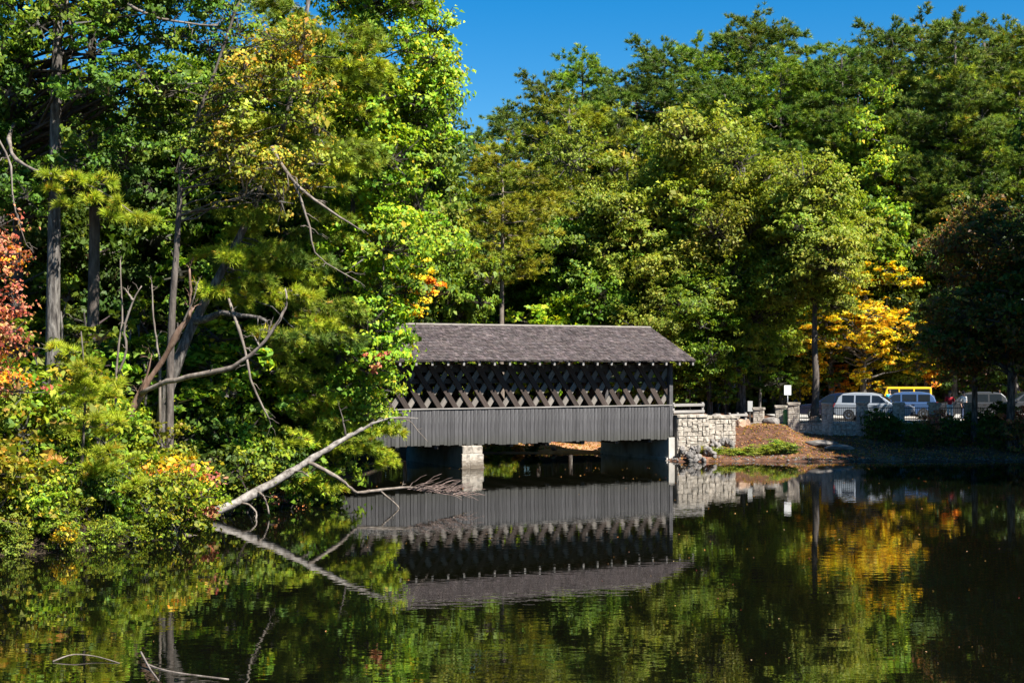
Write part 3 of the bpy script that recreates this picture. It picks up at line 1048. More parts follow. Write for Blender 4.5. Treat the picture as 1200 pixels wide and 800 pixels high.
def needle_crown(name, puffs, length, width, per, seed, path, rise=0.15, upturn=0.45):
    """Needles in tufts along branchlets that fan out from the end of a bough; puffs: (centre, radius, tufts, palette).
    path is the trunk the boughs grow from."""
    rng = np.random.default_rng(seed)
    P = np.asarray(path, float)
    V, C = [], []
    up = np.array((0, 0, 1.0))
    for c, r, n, pal in puffs:
        n = int(n)
        c = np.asarray(c, float)
        h = math.hypot(c[0] - np.interp(c[2], P[:, 2], P[:, 0]), c[1] - np.interp(c[2], P[:, 2], P[:, 1]))
        z = np.clip(c[2] - h * rise, P[0, 2], P[-1, 2])
        p0 = np.array((np.interp(z, P[:, 2], P[:, 0]), np.interp(z, P[:, 2], P[:, 1]), z))
        b = unit(c - p0 + rng.normal(0, 0.05, 3))
        lat = unit(np.cross(b, up) + rng.normal(0, 0.12, 3))
        tip = c + b * r * 0.8
        reach = min(np.linalg.norm(tip - p0) * 0.9, 2.3 * r)
        nb = max(6, n // 6)
        e = rng.random((nb, 1)) * reach
        sg = np.sign(rng.normal(0, 1, (nb, 1)))
        a = rng.uniform(0.15, 1.25, (nb, 1))
        bd = unit(b * np.cos(a) + lat * np.sin(a) * sg + up * rng.normal(0.12, 0.22, (nb, 1)))
        bl_ = r * rng.uniform(0.35, 1.05, (nb, 1)) * (0.45 + 0.55 * np.minimum(1, e / (0.6 * r) + 0.25))
        o0 = tip - b * e + rng.normal(0, 0.05 * r, (nb, 3))
        i = rng.integers(0, nb, n)
        f = rng.uniform(0.3, 1.0, (n, 1)) ** 0.7
        ctr = o0[i] + bd[i] * bl_[i] * f + rng.normal(0, 0.03 * r, (n, 3)) - up * (f * bl_[i]) * 0.08
        ax = unit(bd[i] * 0.8 + up * upturn + rng.normal(0, 0.25, (n, 3)))
        col = pick(rng, pal, n, 0.18) * np.exp(rng.normal(0, 0.12))
        ctr = np.repeat(ctr, per, 0)
        ax = np.repeat(ax, per, 0)
        k = len(ctr)
        dd = unit(ax * 0.85 + unit(rng.normal(0, 1, (k, 3))) * 0.75)
        ln = length * rng.uniform(0.65, 1.15, (k, 1))
        sd = unit(np.cross(dd, rng.normal(0, 1, (k, 3)))) * width * 0.5
        b0 = ctr - dd * ln * 0.12
        V.append(np.stack([b0 - sd, b0 + sd, ctr + dd * ln + np.array((0, 0, -0.1)) * ln], 1).reshape(-1, 3))
        C.append(np.clip(np.repeat(col, per, 0) * np.exp(rng.normal(0, 0.1, (k, 1))), 0, 1))
        sd = unit(np.cross(bd, rng.normal(0, 1, (nb, 3)))) * 0.012
        V.append(np.stack([o0 - sd, o0 + sd, o0 + bd * bl_], 1).reshape(-1, 3))
        C.append(np.full((nb, 3), 0.10) * np.array((1.1, 0.9, 0.75)))
    return poly_mesh(name, np.concatenate(V), 3, np.concatenate(C), M['needle'])


def rough_limb(mb, rng, P, radii, sides=7, twigs=5, tl=0.5, jit=0.3):
    """A knotty bare limb with side twigs."""
    P = np.asarray(P, float).copy()
    n = len(P)
    radii = np.interp(np.linspace(0, 1, n), np.linspace(0, 1, len(np.atleast_1d(radii))), np.atleast_1d(radii))
    P[1:-1] += rng.normal(0, 1, (n - 2, 3)) * radii[1:-1, None] * jit
    rr = radii * np.exp(rng.normal(0, 0.13, n))
    mb.tube(P, rr, sides)
    T = np.gradient(P, axis=0)
    for _ in range(twigs):
        k = rng.integers(n // 4, n)
        d = unit(unit(T[k]) * 0.7 + rng.normal(0, 0.6, 3))
        ln = tl * rng.uniform(0.35, 1.0)
        q = limb_path(rng, P[k], P[k] + d * ln, 5, 0.05, 0.06)
        r0 = max(0.006, min(rr[k] * 0.5, 0.02))
        mb.tube(q, np.linspace(r0, 0.004, 5), 4, False)
        if rng.random() < 0.6:
            mb.tube(limb_path(rng, q[2], q[2] + unit(d + rng.normal(0, 0.6, 3)) * ln * 0.5, 4, 0.05, 0.05), np.linspace(r0 * 0.6, 0.003, 4), 4, False)
    return mb


def limb_path(rng, p0, p1, n=6, sag=0.06, jit=0.035):
    p0, p1 = np.asarray(p0, float), np.asarray(p1, float)
    ln = np.linalg.norm(p1 - p0)
    t = np.linspace(0, 1, n)[:, None]
    P = p0 + (p1 - p0) * t
    P[:, 2] += np.sin(t[:, 0] * math.pi) * ln * sag
    P[1:-1] += rng.normal(0, jit * ln, (n - 2, 3))
    return P


def trunk_mesh(name, rng, path, r0, r1, targets, limb_r=0.09, zfrac=(0.25, 0.95), sides=9, lsides=5, sag=0.06, drop=0.35):
    """Tapered trunk along path with a curved limb to every target."""
    mb = MB()
    P = np.asarray(path, float)
    n = len(P)
    t = np.linspace(0, 1, n)
    rad = r0 + (r1 - r0) * t ** 0.85
    rad[0] *= 1.35
    mb.tube(P, rad, sides)
    ztop = P[-1, 2]
    zb = P[0, 2]
    for c in targets:
        c = np.asarray(c, float)
        h = np.hypot(c[0] - np.interp(c[2], P[:, 2], P[:, 0]), c[1] - np.interp(c[2], P[:, 2], P[:, 1]))
        z = np.clip(c[2] - h * drop * rng.uniform(0.6, 1.4), zb + (ztop - zb) * zfrac[0], zb + (ztop - zb) * zfrac[1])
        k = np.array((np.interp(z, P[:, 2], P[:, 0]), np.interp(z, P[:, 2], P[:, 1]), z))
        rr = min(np.interp(z, P[:, 2], rad) * 0.6, limb_r * (0.5 + 0.12 * np.linalg.norm(c - k)))
        pp = limb_path(rng, k, c, 6, sag)
        mb.tube(pp, np.linspace(rr, rr * 0.22, 6), lsides, False)
    return mb.mesh(name, True)


def grown_trunk(rng, h, lean=0.03, n=9, base=(0, 0, -0.4)):
    t = np.linspace(0, 1, n)
    P = np.zeros((n, 3))
    P[:, 2] = base[2] + (h - base[2]) * t
    P[:, 0] = base[0] + np.cumsum(rng.normal(0, lean * h / n, n)) * (t > 0)
    P[:, 1] = base[1] + np.cumsum(rng.normal(0, lean * h / n, n)) * (t > 0)
    return P


def spaced(rng, gen, n, dmin, tries=40):
    out = []
    for _ in range(n * tries):
        c = gen()
        if all(np.linalg.norm((c - o)) > dmin for o in out):
            out.append(c)
            if len(out) >= n:
                break
    return out


def tree_thing(name, label, loc, trunk_me, crown_me, scale=(1, 1, 1), rz=0.0, tint=(1, 1, 1), group=None, bark=None, cat="tree"):
    t = thing(name, label, cat, loc, rz, group)
    t.scale = scale
    obj("trunk", trunk_me, bark or M['bark_grey'], t)
    c = obj("crown", crown_me, None, t)
    c.color = (*tint, 1)
    return t


# ------------------------------------------------------------------ kinds of tree, built once and shared
def make_oak(seed, pal, H=16.0, R=4.6, base=0.12, n=58, pr=(0.75, 1.6), leaf=0.19, dens=760, alt=None):
    rng = np.random.default_rng(seed)
    zc, zh = H * (1 + base) / 2, H * (1 - base) / 2

    def gen():
        d = unit(rng.normal(0, 1, 3))
        rad = rng.uniform(0.4, 0.95)
        wob_ = 1 + 0.18 * math.sin(3 * math.atan2(d[1], d[0]) + seed) + 0.12 * math.sin(5 * d[2] + seed * 2)
        return np.array((d[0] * R * rad * wob_, d[1] * R * rad * wob_, zc + d[2] * zh * rad))
    cs = spaced(rng, gen, n, 1.0)
    puffs = []
    for c in cs:
        r = rng.uniform(*pr)
        p = alt if (alt and rng.random() < 0.12) else pal
        puffs.append((c, r, dens * r * r, p))
    path = grown_trunk(rng, H * 0.86, 0.05)
    return (trunk_mesh("oak_trunk", rng, path, 0.017 * H, 0.004 * H, [p[0] for p in puffs], 0.09),
            leaf_crown("oak_crown", puffs, leaf, seed + 1))


def make_pine(seed, pal, H=24.0, base=0.42, R=3.3, n=84, pr=(0.75, 1.3), length=0.33, width=0.05, per=8, dens=95, alt=None, low=0):
    rng = np.random.default_rng(seed)
    puffs, cs = [], []

    def gen():
        u = rng.random()
        z = H * (base + (1 - base) * u)
        prof = R * min(1.0, 0.45 + 1.5 * u) * (1 - u ** 4.5) ** 0.55
        a = rng.uniform(0, 2 * math.pi)
        rad = prof * rng.uniform(0.35, 1.0) * (1 + 0.22 * math.sin(2 * a + seed))
        return np.array((math.cos(a) * rad, math.sin(a) * rad, z))
    cs = spaced(rng, gen, n, 0.85)
    cs += [np.array((rng.normal(0, 0.5), rng.normal(0, 0.5), H - q)) for q in (0.3, 0.6, 0.9, 1.3, 1.7)]
    for c in cs:
        r = rng.uniform(*pr)
        p = alt if (alt and rng.random() < 0.15) else pal
        puffs.append((c, r, dens * r * r, p))
    path = grown_trunk(rng, H - 0.6, 0.012, 10)
    tm = trunk_mesh("pine_trunk", rng, path, 0.24, 0.05, [p[0] for p in puffs], 0.06, (0.3, 0.97), drop=0.12, sag=-0.03)
    return tm, needle_crown("pine_crown", puffs, length, width, per, seed + 1, path)


def make_sapling(seed, pal, H=6.0, R=1.7, n=15, leaf=0.2, dens=420, alt=None, base=0.2):
    return make_oak(seed, pal, H, R, base, n, (0.5, 0.95), leaf, dens, alt)


def make_shrub(seed, pal, R=1.15, n=12, leaf=0.105, dens=900, alt=None, H=None, altp=0.2):
    rng = np.random.default_rng(seed)
    H = H or R * 1.6

    def gen():
        d = unit(rng.normal(0, 1, 3))
        return np.array((d[0] * R * 0.62, d[1] * R * 0.62, H * 0.52 + d[2] * H * 0.42)) * rng.uniform(0.6, 1.0)
    puffs = []
    for c in spaced(rng, gen, n, R * 0.3):
        r = rng.uniform(0.34, 0.55) * R
        puffs.append((c, r, dens * r * r + 60, alt if (alt and rng.random() < altp) else pal))
    mb = MB()
    for p in puffs:
        mb.tube(limb_path(rng, (rng.normal(0, .08), rng.normal(0, .08), -0.3), p[0], 6, 0.1), np.linspace(0.03, 0.008, 6), 4, False)
    return mb.mesh("shrub_stem", True), leaf_crown("shrub_foliage", puffs, leaf, seed + 3, sub=16, spread=0.15)


def shrub_thing(label, loc, kind, scale=1.0, rz=0.0, tint=(1, 1, 1), group=None, name="shrub"):
    t = thing(name, label, "shrub", loc, rz, group)
    t.scale = (scale, scale, scale) if np.isscalar(scale) else scale
    obj("stem", kind[0], M['bark_grey'], t)
    f = obj("foliage", kind[1], None, t)
    f.color = (*tint, 1)
    return t

# ------------------------------------------------------------------ left bank
def outline_puffs(rng, rows, D, thick, n, pr, dmin, pal, dens, alts=()):
    """Clumps of foliage spread through a crown whose outline is given row by row (y, left, right) at D metres."""
    ys = np.array([r[0] for r in rows], float)
    xl = np.array([r[1] for r in rows], float)
    xr = np.array([r[2] for r in rows], float)

    def gen():
        y = rng.uniform(ys[0], ys[-1])
        a, b = np.interp(y, ys, xl), np.interp(y, ys, xr)
        u = rng.uniform(-1, 1)
        x = (a + b) / 2 + u * (b - a) / 2
        return W(x, y, D + rng.uniform(-1, 1) * thick * math.sqrt(max(0.05, 1 - u * u * 0.8)))
    out = []
    for c in spaced(rng, gen, n, dmin):
        r = rng.uniform(*pr)
        p = pal
        for q, prob in alts:
            if rng.random() < prob:
                p = q
        out.append((c, r, dens * r * r, p))
    return out


def world_tree(name, label, base, path, r0, r1, puffs, crown, bark, limb_r=0.06, extra=None, seed=1, drop=0.2, zfrac=(0.2, 0.97), sag=0.05, nl=None):
    """A tree whose trunk and crown are given in world coordinates; its Empty stands at the foot of the trunk."""
    rng = np.random.default_rng(seed)
    t = thing(name, label, "tree", base)
    off = np.asarray(base, float)
    tg = [np.asarray(p[0]) for p in puffs]
    if nl:
        tg = tg[:nl]
    tm = trunk_mesh("trunk", rng, np.asarray(path) , r0, r1, tg, limb_r, zfrac, drop=drop, sag=sag)
    for me in (tm, crown):
        k = len(me.vertices)
        a = np.empty(k * 3, dtype=np.float32)
        me.vertices.foreach_get("co", a)
        a = a.reshape(-1, 3) - off.astype(np.float32)
        me.vertices.foreach_set("co", a.ravel())
        me.update()
    obj("trunk", tm, bark, t)
    obj("crown", crown, None, t)
    for nm, pth, rr, mat in (extra or []):
        rough_limb(MB(), rng, np.asarray(pth) - off, rr, 6, 7, 0.7).build(nm, mat, t, True)
    return t


def foot(px, D, dx=0.0):
    x = wx(px, D) + dx
    return np.array((x, D, gz(x, D)))


def smooth_path(pts, n=14):
    P = np.asarray(pts, float)
    k = len(P)
    t = np.linspace(0, k - 1, n)
    out = []
    for q in t:
        i = min(int(q), k - 2)
        f = q - i
        p0, p1, p2, p3 = P[max(i - 1, 0)], P[i], P[i + 1], P[min(i + 2, k - 1)]
        out.append(0.5 * ((2 * p1) + (-p0 + p2) * f + (2 * p0 - 5 * p1 + 4 * p2 - p3) * f * f + (-p0 + 3 * p1 - 3 * p2 + p3) * f ** 3))
    return np.array(out)


def pxpath(pts, n=14):
    return smooth_path([W(*p) for p in pts], n)


def left_bank():
    rng = np.random.default_rng(101)
    # --- big lime-green broadleaf at the end of the bank
    rows = [(-150, 400, 495), (0, 392, 505), (60, 385, 516), (130, 380, 522), (220, 385, 524), (300, 390, 520), (340, 395, 492), (380, 405, 462),
            (450, 400, 452), (500, 400, 455)]
    pf = outline_puffs(rng, rows, 51.5, 3.2, 105, (0.75, 1.12), 0.72, 'lime', 880, (('green', 0.2), ('yellow', 0.04)))
    pf += [(W(512, 335, 49.5), 0.42, 120, 'orange'), (W(500, 345, 49.5), 0.35, 60, 'orange'), (W(497, 310, 49.3), 0.45, 70, 'yellow'),
           (W(438, 425, 48.2), 0.4, 130, 'red'), (W(455, 420, 48.2), 0.3, 80, 'red')]
    base = foot(392, 53.8, -0.4)
    path = smooth_path([base + (0, 0, -0.4), W(400, 420, 53.5), W(415, 250, 52.5), W(425, 60, 52), W(440, -160, 52)], 12)
    world_tree("broadleaf_tree", "tall lime-green broadleaf tree overhanging the left end of the bridge roof", base, path, 0.26, 0.05, pf,
               leaf_crown("crown", pf, 0.155, 7, sub=24), M['bark_grey'], 0.06, seed=2)

    # --- leaning pine whose boughs hang over the water
    rows = [(0, 300, 430), (60, 300, 440), (140, 290, 430), (210, 275, 415), (270, 255, 410), (330, 250, 405), (400, 300, 420)]
    low = [(400, 300, 420), (450, 345, 425), (500, 345, 430), (560, 320, 400), (578, 340, 385)]
    pf = outline_puffs(rng, rows, 47.5, 2.2, 84, (0.6, 0.95), 0.45, 'pine', 260, (('pine_bright', 0.35), ('pine_dark', 0.15)))
    pf += outline_puffs(rng, low, 49.7, 0.6, 24, (0.55, 0.85), 0.45, 'pine', 260, (('pine_bright', 0.5),))
    for (x, y, d, r) in ((365, 560, 48, 0.75), (345, 575, 48, 0.6), (385, 572, 48.4, 0.5), (440, 528, 48.8, 0.6), (425, 505, 48.5, 0.6), (455, 505, 49, 0.55),
                         (448, 545, 49, 0.5), (400, 470, 48, 0.6), (300, 545, 47, 0.5), (330, 520, 47.2, 0.6), (250, 340, 45.5, 0.7), (270, 300, 45.5, 0.8),
                         (320, 390, 46, 0.7), (380, 385, 46.5, 0.8), (350, 345, 46, 0.7)):
        pf.append((W(x, y, d + (1.3 if y > 440 else 0)), r, 300 * r * r + 20, 'pine_bright'))
    base = foot(188, 46.0)
    path = smooth_path([base + (0, 0, -0.4), W(192, 480, 46), W(208, 425, 46), W(230, 372, 46.2), W(285, 270, 46.8), W(335, 140, 47.4), W(365, -20, 48)], 14)
    world_tree("leaning_pine", "leaning pine with long drooping needle boughs hanging over the fallen log", base, path, 0.27, 0.06, pf,
               needle_crown("crown", pf, 0.26, 0.026, 14, 9, path, -0.1, 0.25), M['bark_grey'], 0.04, seed=4, drop=-0.35, sag=0.06, zfrac=(0.42, 0.97), nl=22,
               extra=[("bare_limb", pxpath([(228, 376, 46), (255, 369, 45.6), (285, 368, 45.3), (312, 376, 45)], 9), np.linspace(0.13, 0.05, 9), M['bark_grey']),
                      ("dead_limb", pxpath([(268, 350, 45.5), (285, 400, 45.2), (296, 450, 45), (315, 490, 45)], 9), np.linspace(0.05, 0.03, 9), M['bark_pale'])])

    # --- golden cherry with bare twigs
    rows = [(20, 270, 360), (90, 255, 385), (150, 250, 392), (200, 265, 385), (235, 300, 370)]
    pf = outline_puffs(rng, rows, 44.6, 1.3, 42, (0.45, 0.8), 0.45, 'goldolive', 400, (('gold', 0.12), ('olive', 0.35)))
    pf += outline_puffs(rng, [(-60, 190, 330), (40, 190, 290), (120, 170, 260), (200, 190, 260)], 45.5, 1.3, 30, (0.5, 0.8), 0.55, 'green', 420, (('olive', 0.3), ('maple_dark', 0.3)))
    base = foot(198, 45.2)
    path = smooth_path([base + (0, 0, -0.4), W(200, 400, 45.2), W(208, 280, 45.2), W(216, 180, 45), W(250, 90, 45), W(290, -30, 45)], 12)
    world_tree("golden_tree", "slender tree with patchy golden leaves and bare grey twigs above the leaning pine", base, path, 0.15, 0.03, pf,
               leaf_crown("crown", pf, 0.125, 17, sub=14, spread=0.17), M['bark_pine'], 0.035, seed=5,
               extra=[("bare_limb", pxpath([(318, 172, 44), (345, 215, 43.8), (388, 248, 43.6), (420, 268, 43.5)], 9), np.linspace(0.07, 0.02, 9), M['bark_pale']),
                      ("bare_limb", pxpath([(345, 215, 43.8), (362, 262, 43.8), (372, 300, 43.8), (420, 330, 43.8)], 9), np.linspace(0.04, 0.015, 9), M['bark_pale']),
                      ("bare_limb", pxpath([(150, 5, 44), (180, 20, 44), (225, 28, 44), (255, 30, 44)], 9), np.linspace(0.05, 0.02, 9), M['bark_pale'])])

    # --- three straight trunks with crowns above the frame
    rows = [(-260, -40, 160), (-120, -60, 180)]
    pf = outline_puffs(rng, rows, 46.0, 2.5, 24, (0.8, 1.2), 0.9, 'pine', 90)
    for (x, y, d, r) in ((60, 205, 41.5, .35), (90, 210, 41.3, .45), (120, 212, 41.2, .5), (105, 232, 41.2, .4), (140, 238, 41, .5), (155, 255, 41, .45), (172, 262, 41, .35),
                         (80, 240, 41.5, .35), (128, 255, 41, .4), (60, 222, 41.6, .3)):
        pf.append((W(x, y, d), r, 200 * r * r + 25, 'pine_bright'))
    base = foot(62, 46)
    path = smooth_path([base + (0, 0, -0.4), W(62, 400, 46), W(64, 250, 46), W(66, 100, 46), W(70, -60, 46), W(75, -250, 46)], 12)
    me = needle_crown("crown", pf, 0.27, 0.024, 13, 23, path, 0.0, 0.3)
    rg2 = np.random.default_rng(77)
    world_tree("pine_tree", "tall pine with a thick grey trunk near the left edge and one sunlit bough", base, path, 0.27, 0.12, pf, me, M['bark_grey'],
               0.04, seed=6, nl=8, drop=0.1, zfrac=(0.72, 0.98),
               extra=[("bough", pxpath([(22, 140, 48.4), (12, 160, 45.0), (14, 180, 43.0), (34, 197, 42.2), (75, 208, 41.5), (120, 225, 41.2), (172, 262, 41)], 16), np.linspace(0.07, 0.015, 16), M['bark_pale'])])
    base = foot(110, 48.5)
    path = smooth_path([base + (0, 0, -0.4), W(109, 400, 48.5), W(111, 250, 48.5), W(108, 100, 48.5), W(110, -250, 48.5)], 12)
    pf = outline_puffs(rng, [(-300, 50, 200), (-140, 40, 220)], 49, 2.5, 22, (0.8, 1.2), 0.9, 'pine', 80)
    world_tree("pine_tree", "tall pine with a straight dark trunk, second from the left edge", base, path, 0.25, 0.12, pf,
               needle_crown("crown", pf, 0.3, 0.03, 9, 24, path), M['bark_pine'], 0.04, seed=7, drop=0.1, zfrac=(0.8, 0.98), nl=8)
    # dark maple filling the upper left
    rows = [(-110, -50, 230), (-20, -50, 240), (60, -40, 225), (125, -30, 215), (190, -20, 190), (240, -20, 120)]
    pf = outline_puffs(rng, rows, 46.5, 2.4, 108, (0.5, 0.9), 0.6, 'maple_dark', 620, (('green', 0.3),))
    pf += outline_puffs(rng, [(-70, -40, 260), (20, -40, 250), (110, -30, 230)], 44.6, 1.2, 60, (0.5, 0.85), 0.6, 'maple_dark', 620, (('green', 0.35),))
    base = foot(18, 49.0)
    path = smooth_path([base + (0, 0, -0.4), W(20, 350, 49), W(22, 180, 48.5), W(16, 80, 48), W(40, -90, 47.5)], 12)
    world_tree("broadleaf_tree", "dark green broadleaf tree filling the upper left corner", base, path, 0.27, 0.05, pf,
               leaf_crown("crown", pf, 0.14, 29, sub=24), M['bark_pine'], 0.06, seed=8,
               extra=[("bare_limb", pxpath([(78, 1, 44), (82, 30, 44), (86, 58, 44)], 7), np.linspace(0.04, 0.015, 7), M['bark_pale'])])

    # --- red-leaved small tree at the left edge
    pf = outline_puffs(rng, [(255, -40, 10), (310, -45, 22), (360, -45, 28), (420, -40, 18), (455, -35, 22)], 37.2, 0.8, 46, (0.28, 0.5), 0.22, 'red', 480, (('orange', 0.12), ('shrub', 0.15)))
    base = foot(-24, 38.4)
    path = smooth_path([base + (0, 0, -0.3), W(-24, 480, 37.9), W(-12, 380, 37.4), W(-6, 250, 37.2)], 10)
    world_tree("red_maple", "small red-leaved tree at the left edge above the shrubs", base, path, 0.07, 0.015, pf, leaf_crown("crown", pf, 0.105, 31, sub=7, spread=0.22), M['bark_grey'], 0.02, seed=9,
               extra=[("bare_limb", pxpath([(-10, 150, 38), (12, 190, 38), (15, 235, 38), (30, 285, 38)], 9), np.linspace(0.035, 0.015, 9), M['bark_pale'])])

    # --- young pine in front of the shrubs
    pf = outline_puffs(rng, [(400, 85, 105), (450, 80, 125), (510, 85, 140), (560, 100, 145)], 38.9, 0.6, 22, (0.30, 0.48), 0.24, 'pine_bright', 300)
    pf += [(W(65, 542, 38.5), 0.16, 16, 'straw'), (W(150, 570, 39.0), 0.4, 60, 'pine_bright'), (W(75, 410, 39.3), 0.35, 50, 'pine_bright')]
    base = foot(92, 39.6)
    path = smooth_path([base + (0, 0, -0.2), W(96, 540, 39.3), W(100, 460, 39.1), W(95, 388, 39)], 8)
    world_tree("young_pine", "bright young pine among the shrubs at the water's edge", base, path, 0.06, 0.015, pf,
               needle_crown("crown", pf, 0.27, 0.020, 16, 33, path, 0.3, 0.6), M['bark_pine'], 0.02, seed=10)

    # --- dead wood
    t = thing("dead_trunk", "leaning brown dead trunk with peeling bark and a long pale side branch", "dead tree", foot(154, 44.0))
    off = np.array(t.location)

    def dead(name, pts, rr, mat, n=14, sides=8):
        P = pxpath(pts, n) - off
        rough_limb(MB(), rng, P, rr, sides, 3 if name == 'trunk' else 5, 0.45).build(name, mat, t, True)
    dead("trunk", [(150, 500, 44), (157, 478, 44), (172, 452, 44), (196, 412, 43.8), (214, 380, 43.6), (227, 360, 43.5)], (0.15, 0.14, 0.12, 0.105, 0.09, 0.035), M['bark_brown'])
    dead("branch", [(222, 372, 43.5), (223, 345, 43.5), (222, 314, 43.4)], (0.055, 0.045, 0.03), M['bark_brown'], 8)
    dead("branch", [(214, 380, 43.6), (226, 352, 43.4), (232, 330, 43.3)], (0.04, 0.025, 0.012), M['bark_pale'], 8)
    dead("branch", [(166, 461, 43.8), (200, 446, 43.4), (240, 437, 43), (272, 430, 42.8), (305, 406, 42.6), (325, 378, 42.5), (336, 356, 42.5), (334, 338, 42.5)],
         (0.085, 0.08, 0.07, 0.065, 0.06, 0.05, 0.04, 0.02), M['bark_pale'], 24)
    dead("branch", [(314, 392, 42.6), (318, 376, 42.5)], (0.035, 0.012), M['bark_pale'], 5, 5)
    dead("branch", [(304, 407, 42.6), (298, 394, 42.5)], (0.03, 0.012), M['bark_pale'], 5, 5)
    dead("branch", [(160, 470, 43.9), (172, 440, 43.7), (178, 415, 43.7)], (0.05, 0.03, 0.012), M['bark_brown'], 7, 6)
    for lab, pts in (("thin forked bare stem standing left of the leaning dead trunk", [[(136, 450, 43), (138, 415, 43), (143, 370, 43), (141, 305, 43)],
                                                                                   [(137, 440, 43), (148, 412, 42.9), (146, 385, 42.9), (156, 352, 42.8), (166, 335, 42.8)],
                                                                                   [(156, 352, 42.8), (146, 338, 42.8)]]),
                     ("short bare grey stem between the forked stem and the leaning trunk", [[(187, 420, 44.6), (180, 375, 44.5), (178, 333, 44.5)]])):
        b = foot(138 if 'forked' in lab else 187, 43 if 'forked' in lab else 44.6)
        s = thing("bare_stem", lab, "dead tree", b)
        for i, q in enumerate(pts):
            P = pxpath(q, 12) - b
            if i == 0:
                P = np.vstack([[(P[0][0], P[0][1], -0.2)], P])
            rough_limb(MB(), rng, P, np.linspace(0.045, 0.018, len(P)), 6, 4, 0.4).build("stem" if i == 0 else "branch", M['bark_pale'], s, True)

    # fallen log reaching over the water
    b = W(228, 609, 45.4)
    t = thing("fallen_log", "bleached fallen log leaning out over the pond from the left bank", "log", (b[0], b[1], 0))
    off = np.array(t.location)

    def lg(name, pts, rr, mat, n=16, sides=10, parent=None, jit=0.01):
        P = pxpath(pts, n) - off
        return rough_limb(MB(), rng, P, np.array(rr) * (1.0 if name == 'trunk' else 0.9), sides, 0 if name == 'trunk' else 3, 0.35, 0.10 if name == 'trunk' else 0.25).build(name, mat, t, True)
    lg("trunk", [(205, 625, 45.1), (232, 607, 45.4), (270, 592, 46), (305, 574, 46.6), (340, 553, 47.2), (375, 531, 47.8), (405, 513, 48.3), (425, 502, 48.6)],
       (0.14, 0.165, 0.165, 0.15, 0.125, 0.105, 0.085, 0.06), M['log'], 26)
    lg("branch", [(420, 505, 48.6), (440, 495, 48.8), (462, 489, 49), (490, 490, 49.2)], (0.075, 0.05, 0.035, 0.012), M['log'], 12, 7)
    lg("branch", [(455, 490, 48.9), (478, 492, 49), (490, 505, 49), (502, 518, 49)], (0.03, 0.022, 0.016, 0.008), M['bark_pale'], 12, 5)
    lg("branch", [(360, 541, 47.5), (385, 553, 47.9), (405, 566, 48.2), (418, 576, 48.4), (445, 574, 48.8), (478, 571, 49.2), (510, 574, 49.6), (545, 583, 50)],
       (0.085, 0.075, 0.06, 0.055, 0.05, 0.04, 0.03, 0.012), M['bark_pale'], 26, 7)
    lg("branch", [(443, 574, 48.8), (455, 583, 48.9), (467, 593, 49), (466, 596, 49)], (0.04, 0.035, 0.03, 0.03), M['bark_pale'], 10, 6)
    lg("branch", [(300, 577, 46.5), (306, 578, 46.3), (312, 588, 46.2), (315, 602, 46.1)], (0.04, 0.04, 0.035, 0.03), M['bark_pale'], 10, 6)
    lg("branch", [(282, 590, 46.2), (292, 591, 45.9), (300, 600, 45.8), (300, 609, 45.7)], (0.04, 0.04, 0.035, 0.03), M['bark_pale'], 10, 6)
    lg("branch", [(345, 553, 47.2), (352, 552, 47), (362, 558, 46.9)], (0.04, 0.03, 0.02), M['bark_pale'], 8, 6)
    lg("branch", [(405, 512, 48.3), (402, 492, 48.2), (398, 478, 48.2)], (0.05, 0.03, 0.015), M['bark_pine'], 8, 6)
    mb = MB()
    rg = np.random.default_rng(50)
    for i in range(46):
        u = rg.uniform(0.1, 1)
        x0 = 470 + 70 * u
        y0 = 572 + 9 * u
        d0 = 49.1 + 0.9 * u
        a = rg.uniform(-0.75, 0.5)
        ln = rg.uniform(14, 40)
        p0, p1 = W(x0, y0, d0), W(x0 + ln * math.cos(a), y0 + ln * math.sin(a) * 0.75 - 2, d0 + rg.uniform(-.5, .5))
        if p1[2] < 0.03:
            p1[2] = 0.03
        mb.tube(limb_path(rg, p0, p1, 5, 0.08, 0.03) - off, np.linspace(0.014, 0.005, 5), 4, False)
    mb.build("twig", M['twig'], t)
    # driftwood and sticks in the water
    d = MB()
    c = W(205, 627, 41.2)
    d.add([(-0.75, -0.12, 0), (0.75, -0.05, 0), (0.8, 0.03, 0), (-0.75, 0.25, 0), (-0.72, -0.08, 0.16), (0.2, -0.03, 0.09), (0.2, 0.06, 0.09), (-0.72, 0.2, 0.18)],
          [(0, 1, 5, 4), (1, 2, 6, 5), (2, 3, 7, 6), (3, 0, 4, 7), (4, 5, 6, 7), (0, 3, 2, 1)])
    o = d.build("driftwood_slab", M['bark_pale'], None, loc=(c[0], c[1], -0.02), rot=(0, 0, 0.05))
    tag(o, "flat grey driftwood slab floating at the foot of the left shrubs", "driftwood")
    for lab, pts, rr in (("thin arching stick poking out of the water near the lower left corner", [[(62, 776, 23.8), (85, 768, 24), (112, 770, 24), (140, 778, 23.7)]], 0.014),
                         ("forked pale branch lying in the water at the bottom edge left of centre", [[(172, 779, 23.6), (190, 787, 23.2), (215, 791, 22.9), (268, 798, 22.5)],
                                                                                                  [(165, 765, 24), (176, 785, 23.2), (186, 802, 22.4)]], 0.02)):
        b = W(pts[0][0][0], pts[0][0][1], pts[0][0][2])
        b[2] = 0
        s = thing("water_branch", lab, "branch", b)
        for q in pts:
            P = pxpath(q, 12)
            P[:, 2] = np.maximum(P[:, 2], -0.02) + 0.02
            MB().tube(P - b, np.linspace(rr, rr * 0.6, 12), 6).build("stick", M['bark_pale'], s, True)


left_bank()


